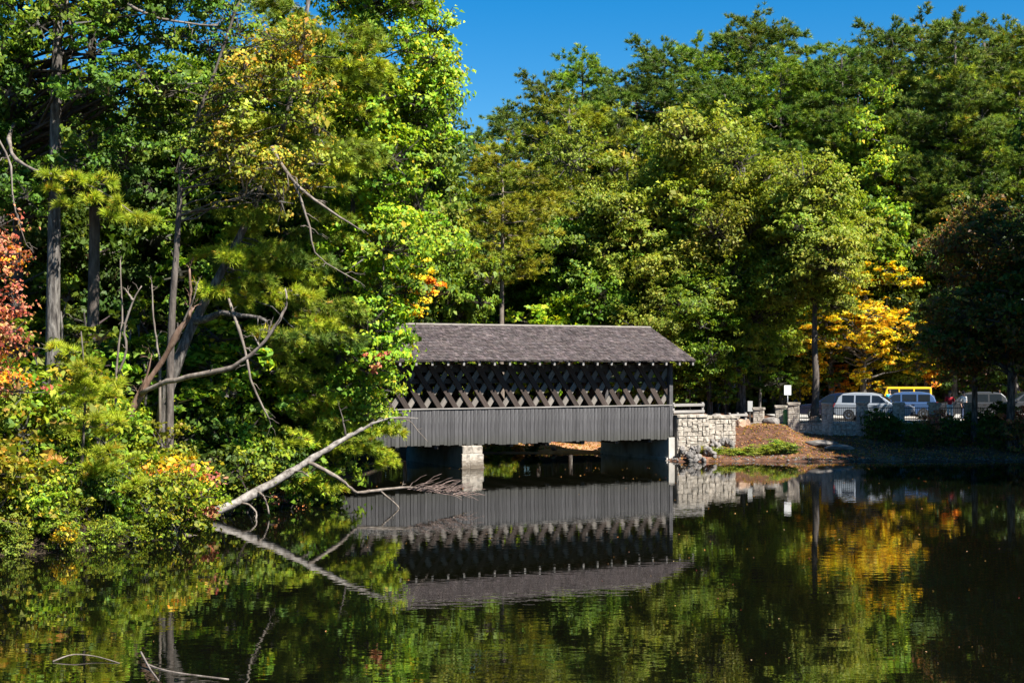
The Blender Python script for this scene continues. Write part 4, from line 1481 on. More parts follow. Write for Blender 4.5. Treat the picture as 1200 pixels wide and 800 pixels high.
def left_shrubs():
    K = {'s1': make_shrub(201, 'shrub', alt='lime', leaf=0.09, dens=1150), 's2': make_shrub(202, 'shrub', alt='goldolive', altp=0.35), 's3': make_shrub(203, 'green', alt='shrub', altp=0.4),
         'y': make_shrub(204, 'yellow', alt='shrub', altp=0.35, n=9), 'o': make_shrub(205, 'orange', alt='red', altp=0.3, n=9),
         'r': make_shrub(206, 'purple', alt='red', altp=0.3, n=9), 'd': make_shrub(207, 'dkgreen', alt='green', altp=0.3, leaf=0.13, dens=600),
         'g': make_shrub(208, 'olive', alt='gold', altp=0.25)}
    # (px, D, scale, kind, label)
    rows = [
        (-12, 37.6, 1.35, 's2', "leafy yellow-green shrub touching the water in the lower left corner"),
        (35, 38.2, 1.05, 's1', "low rounded shrub at the waterline second from the left edge"),
        (75, 39.0, 0.75, 's3', "small dark shrub under the young pine at the waterline"),
        (118, 39.9, 0.75, 'd', "low shaded shrub under the right side of the young pine"),
        (162, 40.4, 1.0, 's1', "yellow-green shrub at the waterline right of the young pine"),
        (200, 41.2, 1.12, 's1', "bright rounded shrub above the floating driftwood slab"),
        (206, 43.4, 1.05, 's2', "mid-sized shrub behind the driftwood and left of the fallen log"),
        (214, 43.2, 1.3, 'y', "golden-yellow shrub a little left of the root of the fallen log"),
        (183, 43.4, 1.10, 'g', "olive shrub with golden leaves below the leaning dead trunk"),
        (188, 42.4, 1.25, 'o', "orange-leaved shrub below the grey leaning trunk"),
        (20, 40.2, 1.6, 's2', "tall leafy shrub behind the lower left waterline shrubs"),
        (-20, 41.0, 1.9, 's1', "tall shrub cut by the left edge below the red-leaved tree"),
        (58, 41.5, 1.55, 's1', "broad yellow-green shrub left of the young pine"),
        (112, 42.0, 1.45, 's2', "leafy shrub directly behind the young pine"),
        (150, 42.6, 1.25, 's3', "green shrub at the foot of the leaning dead trunk"),
        (40, 43.5, 2.0, 's2', "large sunlit shrub below the thick grey pine trunk"),
        (90, 44.5, 1.75, 's1', "large sunlit shrub below the two straight pine trunks"),
        (130, 45.5, 1.45, 's3', "dark green shrub below the thin forked bare stem"),
        (255, 46.8, 1.1, 'd', "dark shrub behind the root of the fallen log"),
        (285, 47.8, 1.25, 's3', "green shrub behind the lower half of the fallen log"),
        (322, 48.8, 1.1, 'd', "dark shrub under the drooping pine boughs"),
        (268, 49.8, 1.7, 's3', "tall green shrub behind the yellow shrub and the log"),
        (350, 49.8, 1.15, 's3', "green shrub at the tip of the bank behind the hanging boughs"),
        (230, 48.5, 1.4, 'd', "dark green shrub right of the grey leaning trunk"),
        (310, 52.0, 1.6, 'd', "dark tall shrub deep behind the pine boughs"),
        (360, 53.0, 1.5, 's3', "green shrub under the lime-green tree"),
        (330, 47.6, 0.5, 'r', "low reddish shrub at the water behind the fallen log"),
        (368, 48.7, 0.5, 'r', "low reddish shrub at the water under the hanging boughs' tip"),
        (390, 57.0, 1.5, 'd', "dark shrub on the bank by the hidden left end of the bridge"),
        (372, 60.5, 1.5, 's3', "shaded shrub against the left end of the bridge siding"),
    ]
    rg = random.Random(9)
    for px, D, sc, k, lab in rows:
        p = foot(px, D)
        if shore_dist(np.array([p[0]]), np.array([p[1]]))[0] < -0.1:
            while shore_dist(np.array([p[0]]), np.array([p[1]]))[0] < -0.1:
                p[0] -= 0.15
                p[1] += 0.1
            p[2] = gz(p[0], p[1])
        shrub_thing(lab, (p[0], p[1], p[2] - 0.1), K[k], sc * 1.18, rg.uniform(0, 6.28), tuple(rg.uniform(0.9, 1.1) for _ in range(3)))
    return K


SHRUB = left_shrubs()


def waterline_shrubs():
    rg = random.Random(31)
    pts = [(-14.6, 35.4), (-13.6, 36.5), (-11.6, 37.8), (-9.9, 40.3), (-10.1, 44.6), (-9.6, 47.2), (-8.0, 48.9), (-6.9, 50.2), (-7.0, 52.6)]
    P = []
    for a, b in zip(pts[:-1], pts[1:]):
        n = max(1, int(math.dist(a, b) / 0.85))
        for k in range(n):
            t = k / n
            P.append((a[0] + (b[0] - a[0]) * t, a[1] + (b[1] - a[1]) * t))
    for i, (x, y) in enumerate(P):
        x += rg.uniform(-0.45, -0.05)
        if 41.9 < y < 46.6:
            continue
        k = rg.choice(('s1', 's2', 's3', 's2', 'd', 'g'))
        if i > 8:
            k = rg.choice(('s3', 'd', 'd', 'r', 's3'))
        shrub_thing("low shrub trailing over the waterline of the left bank, %s from the left" % ORD[i], (x, y, max(0.0, gz(x, y)) - 0.12), SHRUB[k],
                    rg.uniform(0.5, 0.8), rg.uniform(0, 6.28), (0.9, 0.95, 0.9))


waterline_shrubs()

# ------------------------------------------------------------------ the wood behind the pond
OAK = {'olive1': make_oak(301, 'olive', alt='green'), 'olive2': make_oak(302, 'olive', R=5.0, n=62, leaf=0.16, dens=900), 'green1': make_oak(303, 'green', alt='olive', leaf=0.22, dens=640),
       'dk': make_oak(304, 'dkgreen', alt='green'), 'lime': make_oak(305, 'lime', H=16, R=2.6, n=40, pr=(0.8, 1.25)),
       'gold': make_oak(306, 'gold', H=11, R=3.2, n=64, pr=(0.4, 1.0), alt='yellow', dens=560), 'purple': make_oak(307, 'purple', H=15, R=3.8, base=0.19, alt='dkgreen', dens=330)}
PINE = {'a': make_pine(311, 'pine_dark', alt='pine'), 'b': make_pine(312, 'pine_dark', n=54, R=3.7), 'c': make_pine(313, 'pine', alt='pine_dark', R=3.0, base=0.36),
        'y': make_pine(314, 'pine_yellow', alt='pine', H=18, base=0.34, R=3.4, n=50)}
SAP = {'g': make_sapling(321, 'green', alt='lime'), 'l': make_sapling(322, 'lime', alt='green'), 'd': make_sapling(323, 'dkgreen', alt='green'),
       'o': make_sapling(324, 'orange', alt='gold'), 'y': make_sapling(325, 'yellow', alt='green')}
PINE['p'] = make_pine(316, 'pine_yellow', alt='pine', H=18, base=0.55, R=3.6, n=44)
HT = {}


def place(kind, table, px, D, top, label, wid=1.0, tint=(1, 1, 1), name="tree", bark=None, rz=None, group=None):
    """A copy of one kind of tree, as tall as the photograph shows it at that distance."""
    tm, cm = table[kind]
    key = cm.name
    if key not in HT:
        a = np.empty(len(cm.vertices) * 3, dtype=np.float32)
        cm.vertices.foreach_get("co", a)
        HT[key] = float(np.percentile(a.reshape(-1, 3)[:, 2], 99.7))
    x = wx(px, D)
    if 16.0 < x < 46 and 81 < D < 97.8:      # keep the paved lot clear
        D = 98.2 + (D - 81) * 0.2
        x = wx(px, D)
    g = gz(x, D)
    H = CAM_H - (top - HZ) / FPX * D - g
    s = H / HT[key]
    sw = (0.45 + 0.55 * s) * wid
    return tree_thing(name, label, (x, D, g - 0.1), tm, cm, (sw, sw, s), random.uniform(0, 6.28) if rz is None else rz, tint, group, bark)


def forest():
    rg = random.Random(21)
    tint = lambda a=0.1: tuple(rg.uniform(1 - a, 1 + a) for _ in range(3))
    # tall pines along the skyline, left to right
    sky_p = [(556, 150), (600, 122), (642, 86), (682, 57), (716, 96), (747, 74), (780, 45), (815, 42), (850, 30), (886, 13), (918, 24), (950, 62), (985, 50),
             (1015, 46), (1046, 21), (1081, 13), (1117, 14), (1150, 32), (1182, 20), (1218, 12)]
    for i, (px, top) in enumerate(sky_p):
        place('abacbbac'[i % 8], PINE, px, rg.uniform(101, 108), top, "tall dark green pine on the skyline, %s from the left" % ORD[i], rg.uniform(1.0, 1.2), tint(), "pine_tree", M['bark_pine'])
    # pines in front of them
    for k, px, D, top, lab, w in (
            ('p', 588, 82.5, 158, "yellow-green pine with a pale bare trunk behind the left half of the bridge roof", 1.05),
            ('y', 668, 95, 108, "broad yellow-green pine rising behind the oaks above the bridge", 1.25),
            ('c', 632, 92, 175, "mid-green pine between the two yellow-green pines", 0.9),
            ('c', 914, 96, 60, "open-crowned pine with a visible upper trunk above the olive oaks", 1.1),
            ('a', 975, 95, 95, "dark pine between the open-crowned pine and the vine-clad tree", 1.0),
            ('b', 1062, 93, 110, "dark pine just right of the vine-clad tree", 1.0),
            ('b', 1110, 97, 75, "dense dark pine left of the right-hand skyline gap", 1.15),
            ('a', 1150, 93, 110, "dark pine behind the rusty-flecked tree", 1.05),
            ('c', 1195, 95, 70, "pine cut by the right edge below the skyline", 1.1),
            ('a', 800, 97, 120, "dark pine half hidden behind the tallest olive oak", 1.0),
            ('b', 720, 99, 130, "dark pine showing between the yellow-green pine and the oaks", 1.0),
            ('c', 1085, 89, 215, "lower pine bough tree above the orange-leaved trees", 0.9),
            ('a', 850, 100, 90, "dark pine filling the gap above the middle oaks", 1.1)):
        place(k, PINE, px, D, top, lab, w, tint(), "pine_tree", M['bark_pale'] if k == 'p' else M['bark_pine'])
    # broadleaf trees at the wood's edge
    for k, px, D, top, lab, w in (
            ('olive2', 735, 90, 150, "billowing olive-green oak above the middle of the bridge roof", 1.05),
            ('olive1', 800, 89, 138, "tallest olive-green oak above the right half of the bridge roof", 1.15),
            ('olive2', 868, 88, 160, "large rounded olive-green oak right of the bridge roof", 1.1),
            ('olive1', 915, 91, 185, "olive-green oak above the white sign", 1.05),
            ('green1', 690, 88, 235, "green oak behind the ridge of the bridge", 0.95),
            ('olive1', 765, 86, 262, "low olive oak just behind the right end of the bridge roof", 1.0),
            ('green1', 830, 86, 300, "low green oak right behind the bridge's right end", 0.9),
            ('green1', 972, 88, 205, "green oak between the olive oaks and the golden tree", 1.0),
            ('lime', 1018, 91, 100, "narrow bright green tree wrapped in vines, rising like a column", 0.95),
            ('gold', 1010, 97.85, 294, "golden-orange maple behind the parked cars", 1.45),
            ('green1', 1072, 90, 330, "green tree right of the golden maple", 0.8),
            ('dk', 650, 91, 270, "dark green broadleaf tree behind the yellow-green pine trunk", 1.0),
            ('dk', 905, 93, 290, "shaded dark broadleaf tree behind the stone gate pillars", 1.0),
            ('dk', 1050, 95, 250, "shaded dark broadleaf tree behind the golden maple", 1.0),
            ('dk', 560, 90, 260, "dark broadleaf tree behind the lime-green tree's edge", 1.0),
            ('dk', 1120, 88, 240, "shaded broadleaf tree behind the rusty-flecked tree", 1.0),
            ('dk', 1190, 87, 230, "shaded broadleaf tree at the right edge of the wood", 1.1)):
        place(k, OAK, px, D, top, lab, w, tint(0.08), "maple_tree" if k == 'gold' else "broadleaf_tree")
    # brown-leaved trees in the shade on the right shore
    place('purple', OAK, 1142, 77.5, 240, "dark tree with rusty flecks in shade before the right end of the fence", 0.85, name="broadleaf_tree")
    place('purple', OAK, 1185, 75.5, 225, "dark shaded tree standing at the right edge of the shore", 1.1, (0.8, 0.95, 0.9), name="broadleaf_tree")
    # tree with a bare straight trunk by the sign
    tm, cm = make_oak(335, 'olive', H=15, R=3.3, base=0.42, n=42)
    x = wx(953, 83.5)
    tree_thing("broadleaf_tree", "olive-green tree with a straight bare trunk right behind the white sign", (x, 83.5, 1.4), tm, cm, (1, 1, 1.0), 0.4, (1, 1, 1), None, M['bark_pine'])
    # saplings of the understory
    for k, px, D, top, lab, w in (
            ('l', 632, 86, 356, "bright green sapling behind the ridge above the bridge's middle", 1.2),
            ('l', 668, 85, 345, "yellow-green sapling right of the pale trunk behind the bridge", 1.2),
            ('g', 725, 85, 360, "green sapling behind the right half of the ridge", 1.2),
            ('g', 808, 85, 408, "sunlit sapling beside the right gable of the bridge", 1.0),
            ('g', 850, 86, 392, "green sapling behind the guard rail", 1.0),
            ('d', 890, 90, 380, "dark sapling behind the left gate pillar", 1.3),
            ('y', 938, 88, 415, "small yellow-leaved sapling behind the white sign", 0.9),
            ('o', 985, 89, 425, "small orange sapling left of the silver car", 0.8),
            ('l', 1075, 92, 345, "lime-green sapling behind the yellow car", 1.0),
            ('o', 1092, 86, 372, "orange-brown sapling at the right of the yellow car", 0.9),
            ('o', 1045, 97, 205, "orange-leaved small tree high in the gap right of the vine-clad tree", 0.5),
            ('g', 785, 88, 360, "green sapling above the bridge's right gable", 1.1),
            ('d', 840, 92, 400, "shaded sapling behind the stone wall", 1.2),
            ('d', 960, 91, 400, "shaded sapling behind the bare brown trunk", 1.2),
            ('d', 1030, 94, 400, "shaded sapling behind the silver car", 1.2),
            ('l', 540, 84, 345, "lime-green sapling behind the left end of the roof", 1.0),
            ('g', 508, 83, 300, "green sapling showing at the left end of the roof", 1.2)):
        place(k, SAP, px, D, top, lab, w, tint(0.1), "sapling")
    # shrubs on the far bank, seen under the bridge
    for px, D, sc, k, lab in ((572, 79.4, 0.42, 's2', "low yellow-green plant on the far bank just right of the pier"),
                              (584, 79.3, 0.40, 'g', "low olive plant on the far bank under the bridge, second right of the pier"),
                              (596, 79.6, 0.42, 's1', "low bright plant on the far bank under the bridge left of the orange one"),
                              (607, 79.4, 0.38, 'o', "low orange plant on the far bank seen under the bridge"),
                              (624, 79.3, 0.55, 'd', "dark bush on the far bank left of the bare clay under the bridge"),
                              (590, 81.8, 0.9, 's3', "green shrub standing behind the low plants on the far bank"),
                              (560, 81.5, 0.8, 's3', "green shrub on the far bank hidden left of the pier")):
        p = foot(px, D)
        shrub_thing(lab, (p[0], p[1], p[2] - 0.1), SHRUB[k], sc, rg.uniform(0, 6))
    # trees standing behind the left bank
    for k, tb, px, D, top, lab, w in (
            ('green1', OAK, 20, 57, 110, "broadleaf tree in the background behind the left edge trunks", 0.9),
            ('dk', OAK, 85, 60, 110, "dark broadleaf tree behind the two straight pine trunks", 0.9),
            ('green1', OAK, 150, 62, 130, "green background tree behind the forked bare stem", 0.9),
            ('dk', OAK, 225, 58, 150, "dark background tree behind the leaning grey trunk", 0.9),
            ('green1', OAK, 290, 60, 40, "green background tree behind the leaning pine", 1.0),
            ('dk', OAK, 340, 57, 260, "dark background tree behind the hanging pine boughs", 0.8),
            ('green1', OAK, 325, 58.5, 60, "green background tree behind the lime-green tree", 1.0),
            ('dk', OAK, 440, 81, 90, "dark background tree behind the lime-green tree's crown", 1.0),
            ('dk', OAK, -30, 55, 20, "dark background tree cut by the left edge", 1.0),
            ('green1', OAK, 480, 80, 160, "green background tree left of the yellow-green pine", 0.9)):
        place(k, tb, px, D, top, lab, w, tint(0.1), "broadleaf_tree")
    for i, (px, D) in enumerate(((45, 52), (100, 53.5), (165, 52), (210, 53), (260, 54), (300, 55.5), (-10, 51))):
        place('gdgd'[i % 4], SAP, px, D, 365 - 12 * (i % 3), "shaded undergrowth sapling on the left bank, %s from the left" % ORD[(1, 2, 3, 4, 5, 6, 0)[i]], 1.2, tint(0.1), "sapling")
    for k, px, D, top, lab in (('g', 152, 48.8, 345, "sunlit green sapling behind the forked bare stem"),
                               ('l', 243, 49.6, 372, "lime-green sapling right of the grey leaning trunk"),
                               ('g', 283, 50.6, 335, "green sapling between the grey trunk and the hanging boughs"),
                               ('l', 318, 51.2, 392, "low lime-green sapling under the pine boughs"),
                               ('g', 72, 47.6, 318, "green sapling at the foot of the thick grey pine trunk"),
                               ('g', 172, 47.4, 392, "small green sapling behind the leaning dead trunk")):
        place(k, SAP, px, D, top, lab, 1.25, tint(0.08), "sapling")
    # trees on the right shore beyond the frame, whose shade lies over the fence and the shore
    for i, (x, y, k, tb, s) in enumerate(((30.6, 68.6, 'dk', OAK, 1.45), (34.5, 61.5, 'green1', OAK, 1.5), (37.5, 67, 'green1', OAK, 1.5),
                                          (33.5, 56, 'dk', OAK, 1.65), (38, 58, 'dk', OAK, 1.5), (30.8, 77.0, 'dk', OAK, 0.9))):
        tm, cm = tb[k]
        tree_thing("broadleaf_tree", "shade tree on the right shore just outside the picture, %s from the camera" % ORD[(4, 2, 3, 0, 1, 5)[i]], (x, y, gz(x, y) - 0.1), tm, cm,
                   (s, s, s), i * 1.3, (1, 1, 1))
    # the deep wood: one mass
    rng = np.random.default_rng(400)
    V, C = [], []
    mb = MB()
    for i in range(150):
        D = rng.uniform(108, 140)
        px = rng.uniform(430, 1330) if i < 105 else rng.uniform(-200, 460)
        x = wx(px, D)
        g = gz(x, D)
        if i < 105:
            top = np.interp(px, (430, 540, 640, 700, 880, 1250), (330, 190, 130, 110, 60, 50)) + rng.uniform(0, 60)
        else:
            top = np.interp(px, (-200, 60, 300, 460), (190, 240, 240, 200)) + rng.uniform(0, 40)
        H = CAM_H - (top - HZ) / FPX * D - g
        mb.tube([(x, D, g - 0.3), (x + rng.normal(0, .2), D, g + H * .5), (x + rng.normal(0, .3), D, g + H * .95)], (0.22, 0.16, 0.05), 5, False)
        for j in range(15):
            c = (x + rng.normal(0, 1.9), D + rng.normal(0, 1.6), g + H * rng.uniform(0.06 if i % 2 else 0.25, 0.97))
            n = 75
            p, nr, _ = puff(rng, c, rng.uniform(1.1, 1.8), n, 0.7, 12)
            V.append(leaf_quads(rng, p, nr, 0.62 * np.exp(rng.normal(0, 0.2, n))))
            C.append(pick(rng, 'dkgreen' if rng.random() < 0.75 else 'green', n))
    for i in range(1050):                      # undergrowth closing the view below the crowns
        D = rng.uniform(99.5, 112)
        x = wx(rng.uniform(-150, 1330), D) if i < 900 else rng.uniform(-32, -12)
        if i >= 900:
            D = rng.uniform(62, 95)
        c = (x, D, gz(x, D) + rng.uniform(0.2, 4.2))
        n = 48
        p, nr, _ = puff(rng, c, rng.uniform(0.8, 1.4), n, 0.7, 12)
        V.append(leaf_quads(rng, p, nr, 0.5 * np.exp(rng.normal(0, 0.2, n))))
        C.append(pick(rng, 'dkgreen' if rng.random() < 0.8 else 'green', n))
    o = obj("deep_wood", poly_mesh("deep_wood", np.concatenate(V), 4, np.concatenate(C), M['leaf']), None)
    o["kind"] = "stuff"
    tag(o, "dense shaded wood filling the background behind the trees", "wood")
    o = mb.build("deep_wood_trunks", M['bark_pine'])
    o["kind"] = "stuff"
    tag(o, "dim trunks deep in the shaded background wood", "wood")


forest()

# ------------------------------------------------------------------ right shore: pillars, fence, signs, boulders
def build_pillar(label, px, D, ztop, w=0.60, base=None):
    x = wx(px, D)
    g = (gz(x, D) if base is None else base) - 0.08
    t = thing("stone_pillar", label, "pillar", (x, D, g), math.radians(-14))
    h = ztop - g
    mb_core = MB().box(-w / 2 + .04, w / 2 - .04, -w / 2 + .04, w / 2 - .04, 0, h - 0.1)
    mb_core.build("core", M['mortar'], t)
    r = random.Random(int(px))
    z = 0.0
    while z < h - 0.14:
        hh = min(r.uniform(0.2, 0.32), h - 0.12 - z)
        if h - 0.12 - z - hh < 0.1:
            hh = h - 0.12 - z
        c = r.uniform(0.35, 0.65) * w
        for k, rot in enumerate((0, math.pi / 2, math.pi, -math.pi / 2)):
            for a, b in ((-w / 2, -w / 2 + c), (-w / 2 + c, w / 2)):
                m = (a + b) / 2
                lx, ly = m, -w / 2 + 0.05
                obj("stone", r.choice(STONES), None, t, (lx * math.cos(rot) - ly * math.sin(rot), lx * math.sin(rot) + ly * math.cos(rot), z + hh / 2),
                    (0, 0, rot), (b - a - .012, 0.13, hh - .012))
        z += hh
    obj("cap", r.choice(STONES), None, t, (0, 0, h - 0.06), None, (w + 0.12, w + 0.12, 0.14))
    return t


def right_shore():
    build_pillar("sunlit pale stone pillar left of the rounded boulder", 889, 80.8, 2.46, 0.58)
    build_pillar("stone pillar beside the green bin under the white sign", 915, 81.2, 2.56, 0.58)
    fx = [930, 969.5, 1010, 1053, 1095, 1137, 1179, 1221]
    for i, px in enumerate(fx):
        build_pillar("shaded stone fence pillar, %s from the left" % ORD[i], px, 80.0, 2.76 + 0.05 * (i == 2), 0.60, 0.95)
    # plinth walls with iron panels between the pillars
    bar = MB().tube([(0, 0, 0), (0, 0, 0.9)], 0.012, 5).mesh("bar")
    bar.materials.append(M['iron'])
    for i in range(len(fx) - 1):
        x0, x1 = wx(fx[i], 80) + 0.28, wx(fx[i + 1], 80) - 0.28
        t = thing("plinth_wall", "low stone plinth wall between the %s and %s fence pillars" % (ORD[i], ORD[i + 1]), "wall", ((x0 + x1) / 2, 80.0, 0.7))
        hw = (x1 - x0) / 2
        box_obj("core", M['mortar'], t, -hw, hw, -0.15, 0.15, 0, 0.82)
        stone_face(t, -hw, hw, 0.15, 0.80, -0.20, 0.2, 500 + i, meshes=STONES)
        n = 4
        for k in range(n):
            obj("cap_stone", STONES[(k + i) % 7], None, t, (-hw + (k + .5) * 2 * hw / n, 0, 0.86), None, (2 * hw / n - .012, 0.46, 0.11))
        f = thing("iron_fence_panel", "black iron fence panel between the %s and %s stone pillars" % (ORD[i], ORD[i + 1]), "fence", ((x0 + x1) / 2, 80.0, 1.62))
        box_obj("top_rail", M['iron'], f, -hw, hw, -0.02, 0.02, 0.83, 0.87)
        box_obj("bottom_rail", M['iron'], f, -hw, hw, -0.02, 0.02, 0.08, 0.12)
        nb = int(2 * hw / 0.115)
        for k in range(nb):
            obj("bar", bar, None, f, (-hw + (k + .5) * 2 * hw / nb, 0, 0.0))
    # white sign on a post
    x = wx(923, 82.5)
    t = thing("sign", "blank white rectangular sign on a thin post above the stone pillars", "sign", (x, 82.5, 1.5), math.radians(-8))
    box_obj("panel", M['sign'], t, -0.20, 0.20, -0.02, 0.0, 1.63, 2.20, 0.006)
    MB().tube([(0, 0.03, 0), (0, 0.03, 2.1)], 0.03, 8).build("post", M['steel'], t, True)
    x = wx(879, 82.0)
    t = thing("sign", "small grey board on a dark post left of the sunlit pillar", "sign", (x, 82.0, 1.45), math.radians(-5))
    box_obj("panel", M['board_grey'], t, -0.14, 0.14, -0.02, 0.0, 0.75, 1.35, 0.006)
    box_obj("post", M['beam'], t, -0.05, 0.05, 0.003, 0.09, 0, 1.3)
    # green bin
    x = wx(922.5, 80.5)
    t = thing("litter_bin", "green litter bin against the stone pillar under the sign", "bin", (x, 80.5, 1.4))
    MB().lathe([(0.20, 0), (0.22, 0.05), (0.235, 0.4), (0.24, 0.78), (0.25, 0.80), (0.25, 0.84)], 18).build("body", M['green'], t, True)
    MB().lathe([(0.25, 0.845), (0.22, 0.92), (0.12, 0.97), (0.03, 0.985)], 18).build("lid", M['green'], t, True)
    # boulders
    for lab, px, D, s, rz, me in (("rounded grey boulder between the two pale stone pillars", 904, 79.6, (1.15, 0.8, 0.66), 0.3, ROCKS[0]),
                                  ("flat tan boulder at the end of the stone wall", 868, 78.2, (0.95, 0.6, 0.55), 0.5, TANROCK),
                                  ("small tan stone beside the flat boulder near the stone wall", 876, 78.6, (0.4, 0.35, 0.5), 1.5, TANROCK),
                                  ("pinkish boulder behind the first iron fence panel", 955, 82.0, (1.1, 0.7, 0.9), 2.2, TANROCK),
                                  ("grey slab of rock jutting from the rubble right of the stone wall", 838, 75.3, (1.3, 0.9, 0.7), 0.9, ROCKS[3]),
                                  ("rock at the left end of the clay beach under the bridge", 649, 79.4, (0.55, 0.4, 0.3), 1.2, ROCKS[4]),
                                  ("long flat rock on the shore in front of the fence", 958, 76.2, (2.4, 1.3, 0.45), 0.1, ROCKS[1]),
                                  ("flat rock on the dim shore below the second fence pillar", 985, 75.4, (2.0, 1.0, 0.35), 2.8, ROCKS[5])):
        x = wx(px, D)
        o = obj("boulder", me, None, None, (x, D, gz(x, D) + s[2] * 0.27), (0, 0, rz), s)
        tag(o, lab, "boulder")
    guard_rail("low pale wooden barrier between the stone wall and the first pillar", (wx(855, 79.3), 79.3), (wx(876, 80.0), 80.0), 2.15, (0.0, 0.33), (0.05, 0.5, 0.95), M['trim'])
    # low plants along the waterline
    K = SHRUB
    for px, D, s, k, lab in ((829, 73.1, 0.42, 's2', "low green plant at the waterline below the stone wall"),
                             (845, 73.3, 0.30, 'g', "tiny yellowish plant at the waterline right of the rubble"),
                             (862, 73.2, 0.40, 's1', "low yellow-green plant in the middle of the sunny shore"),
                             (880, 73.3, 0.42, 'g', "low olive plant right of the middle of the sunny shore"),
                             (898, 73.3, 0.45, 's3', "dark low plant left of the bright tall shore plant"),
                             (910, 73.4, 0.62, 's3', "bright green tall plant on the sunny shore"),
                             (925, 73.3, 0.45, 'd', "dark low plant right of the bright shore plant"),
                             (1030, 78.6, 1.0, 'd', "dark bush in front of the fence between the third and fourth pillars"),
                             (1048, 78.3, 0.8, 'd', "dark small bush in front of the fourth fence pillar"),
                             (1092, 77.5, 1.0, 'r', "brown-red bush in shade before the fifth fence pillar"),
                             (1118, 76.5, 0.9, 'd', "dark bush on the shaded shore at the foot of the rusty-flecked tree"),
                             (1164, 75.8, 1.0, 'd', "dark bush on the shaded shore near the right edge"),
                             (1195, 75.2, 1.3, 'r', "dim brown bush at the right edge of the shore"),
                             (1075, 76.2, 0.8, 'd', "small dark bush on the shaded shore below the fourth fence panel"),
                             (1146, 78.4, 0.9, 'd', "dark bush against the sixth fence pillar"),
                             (1177, 78.2, 1.2, 'd', "dark bush against the seventh fence pillar")):
        p = foot(px, D)
        shrub_thing(lab, (p[0], p[1], p[2] - 0.06), K[k], (s * 1.5, s, s * 0.62) if D < 74 else s, 0.2 * math.sin(px))


right_shore()


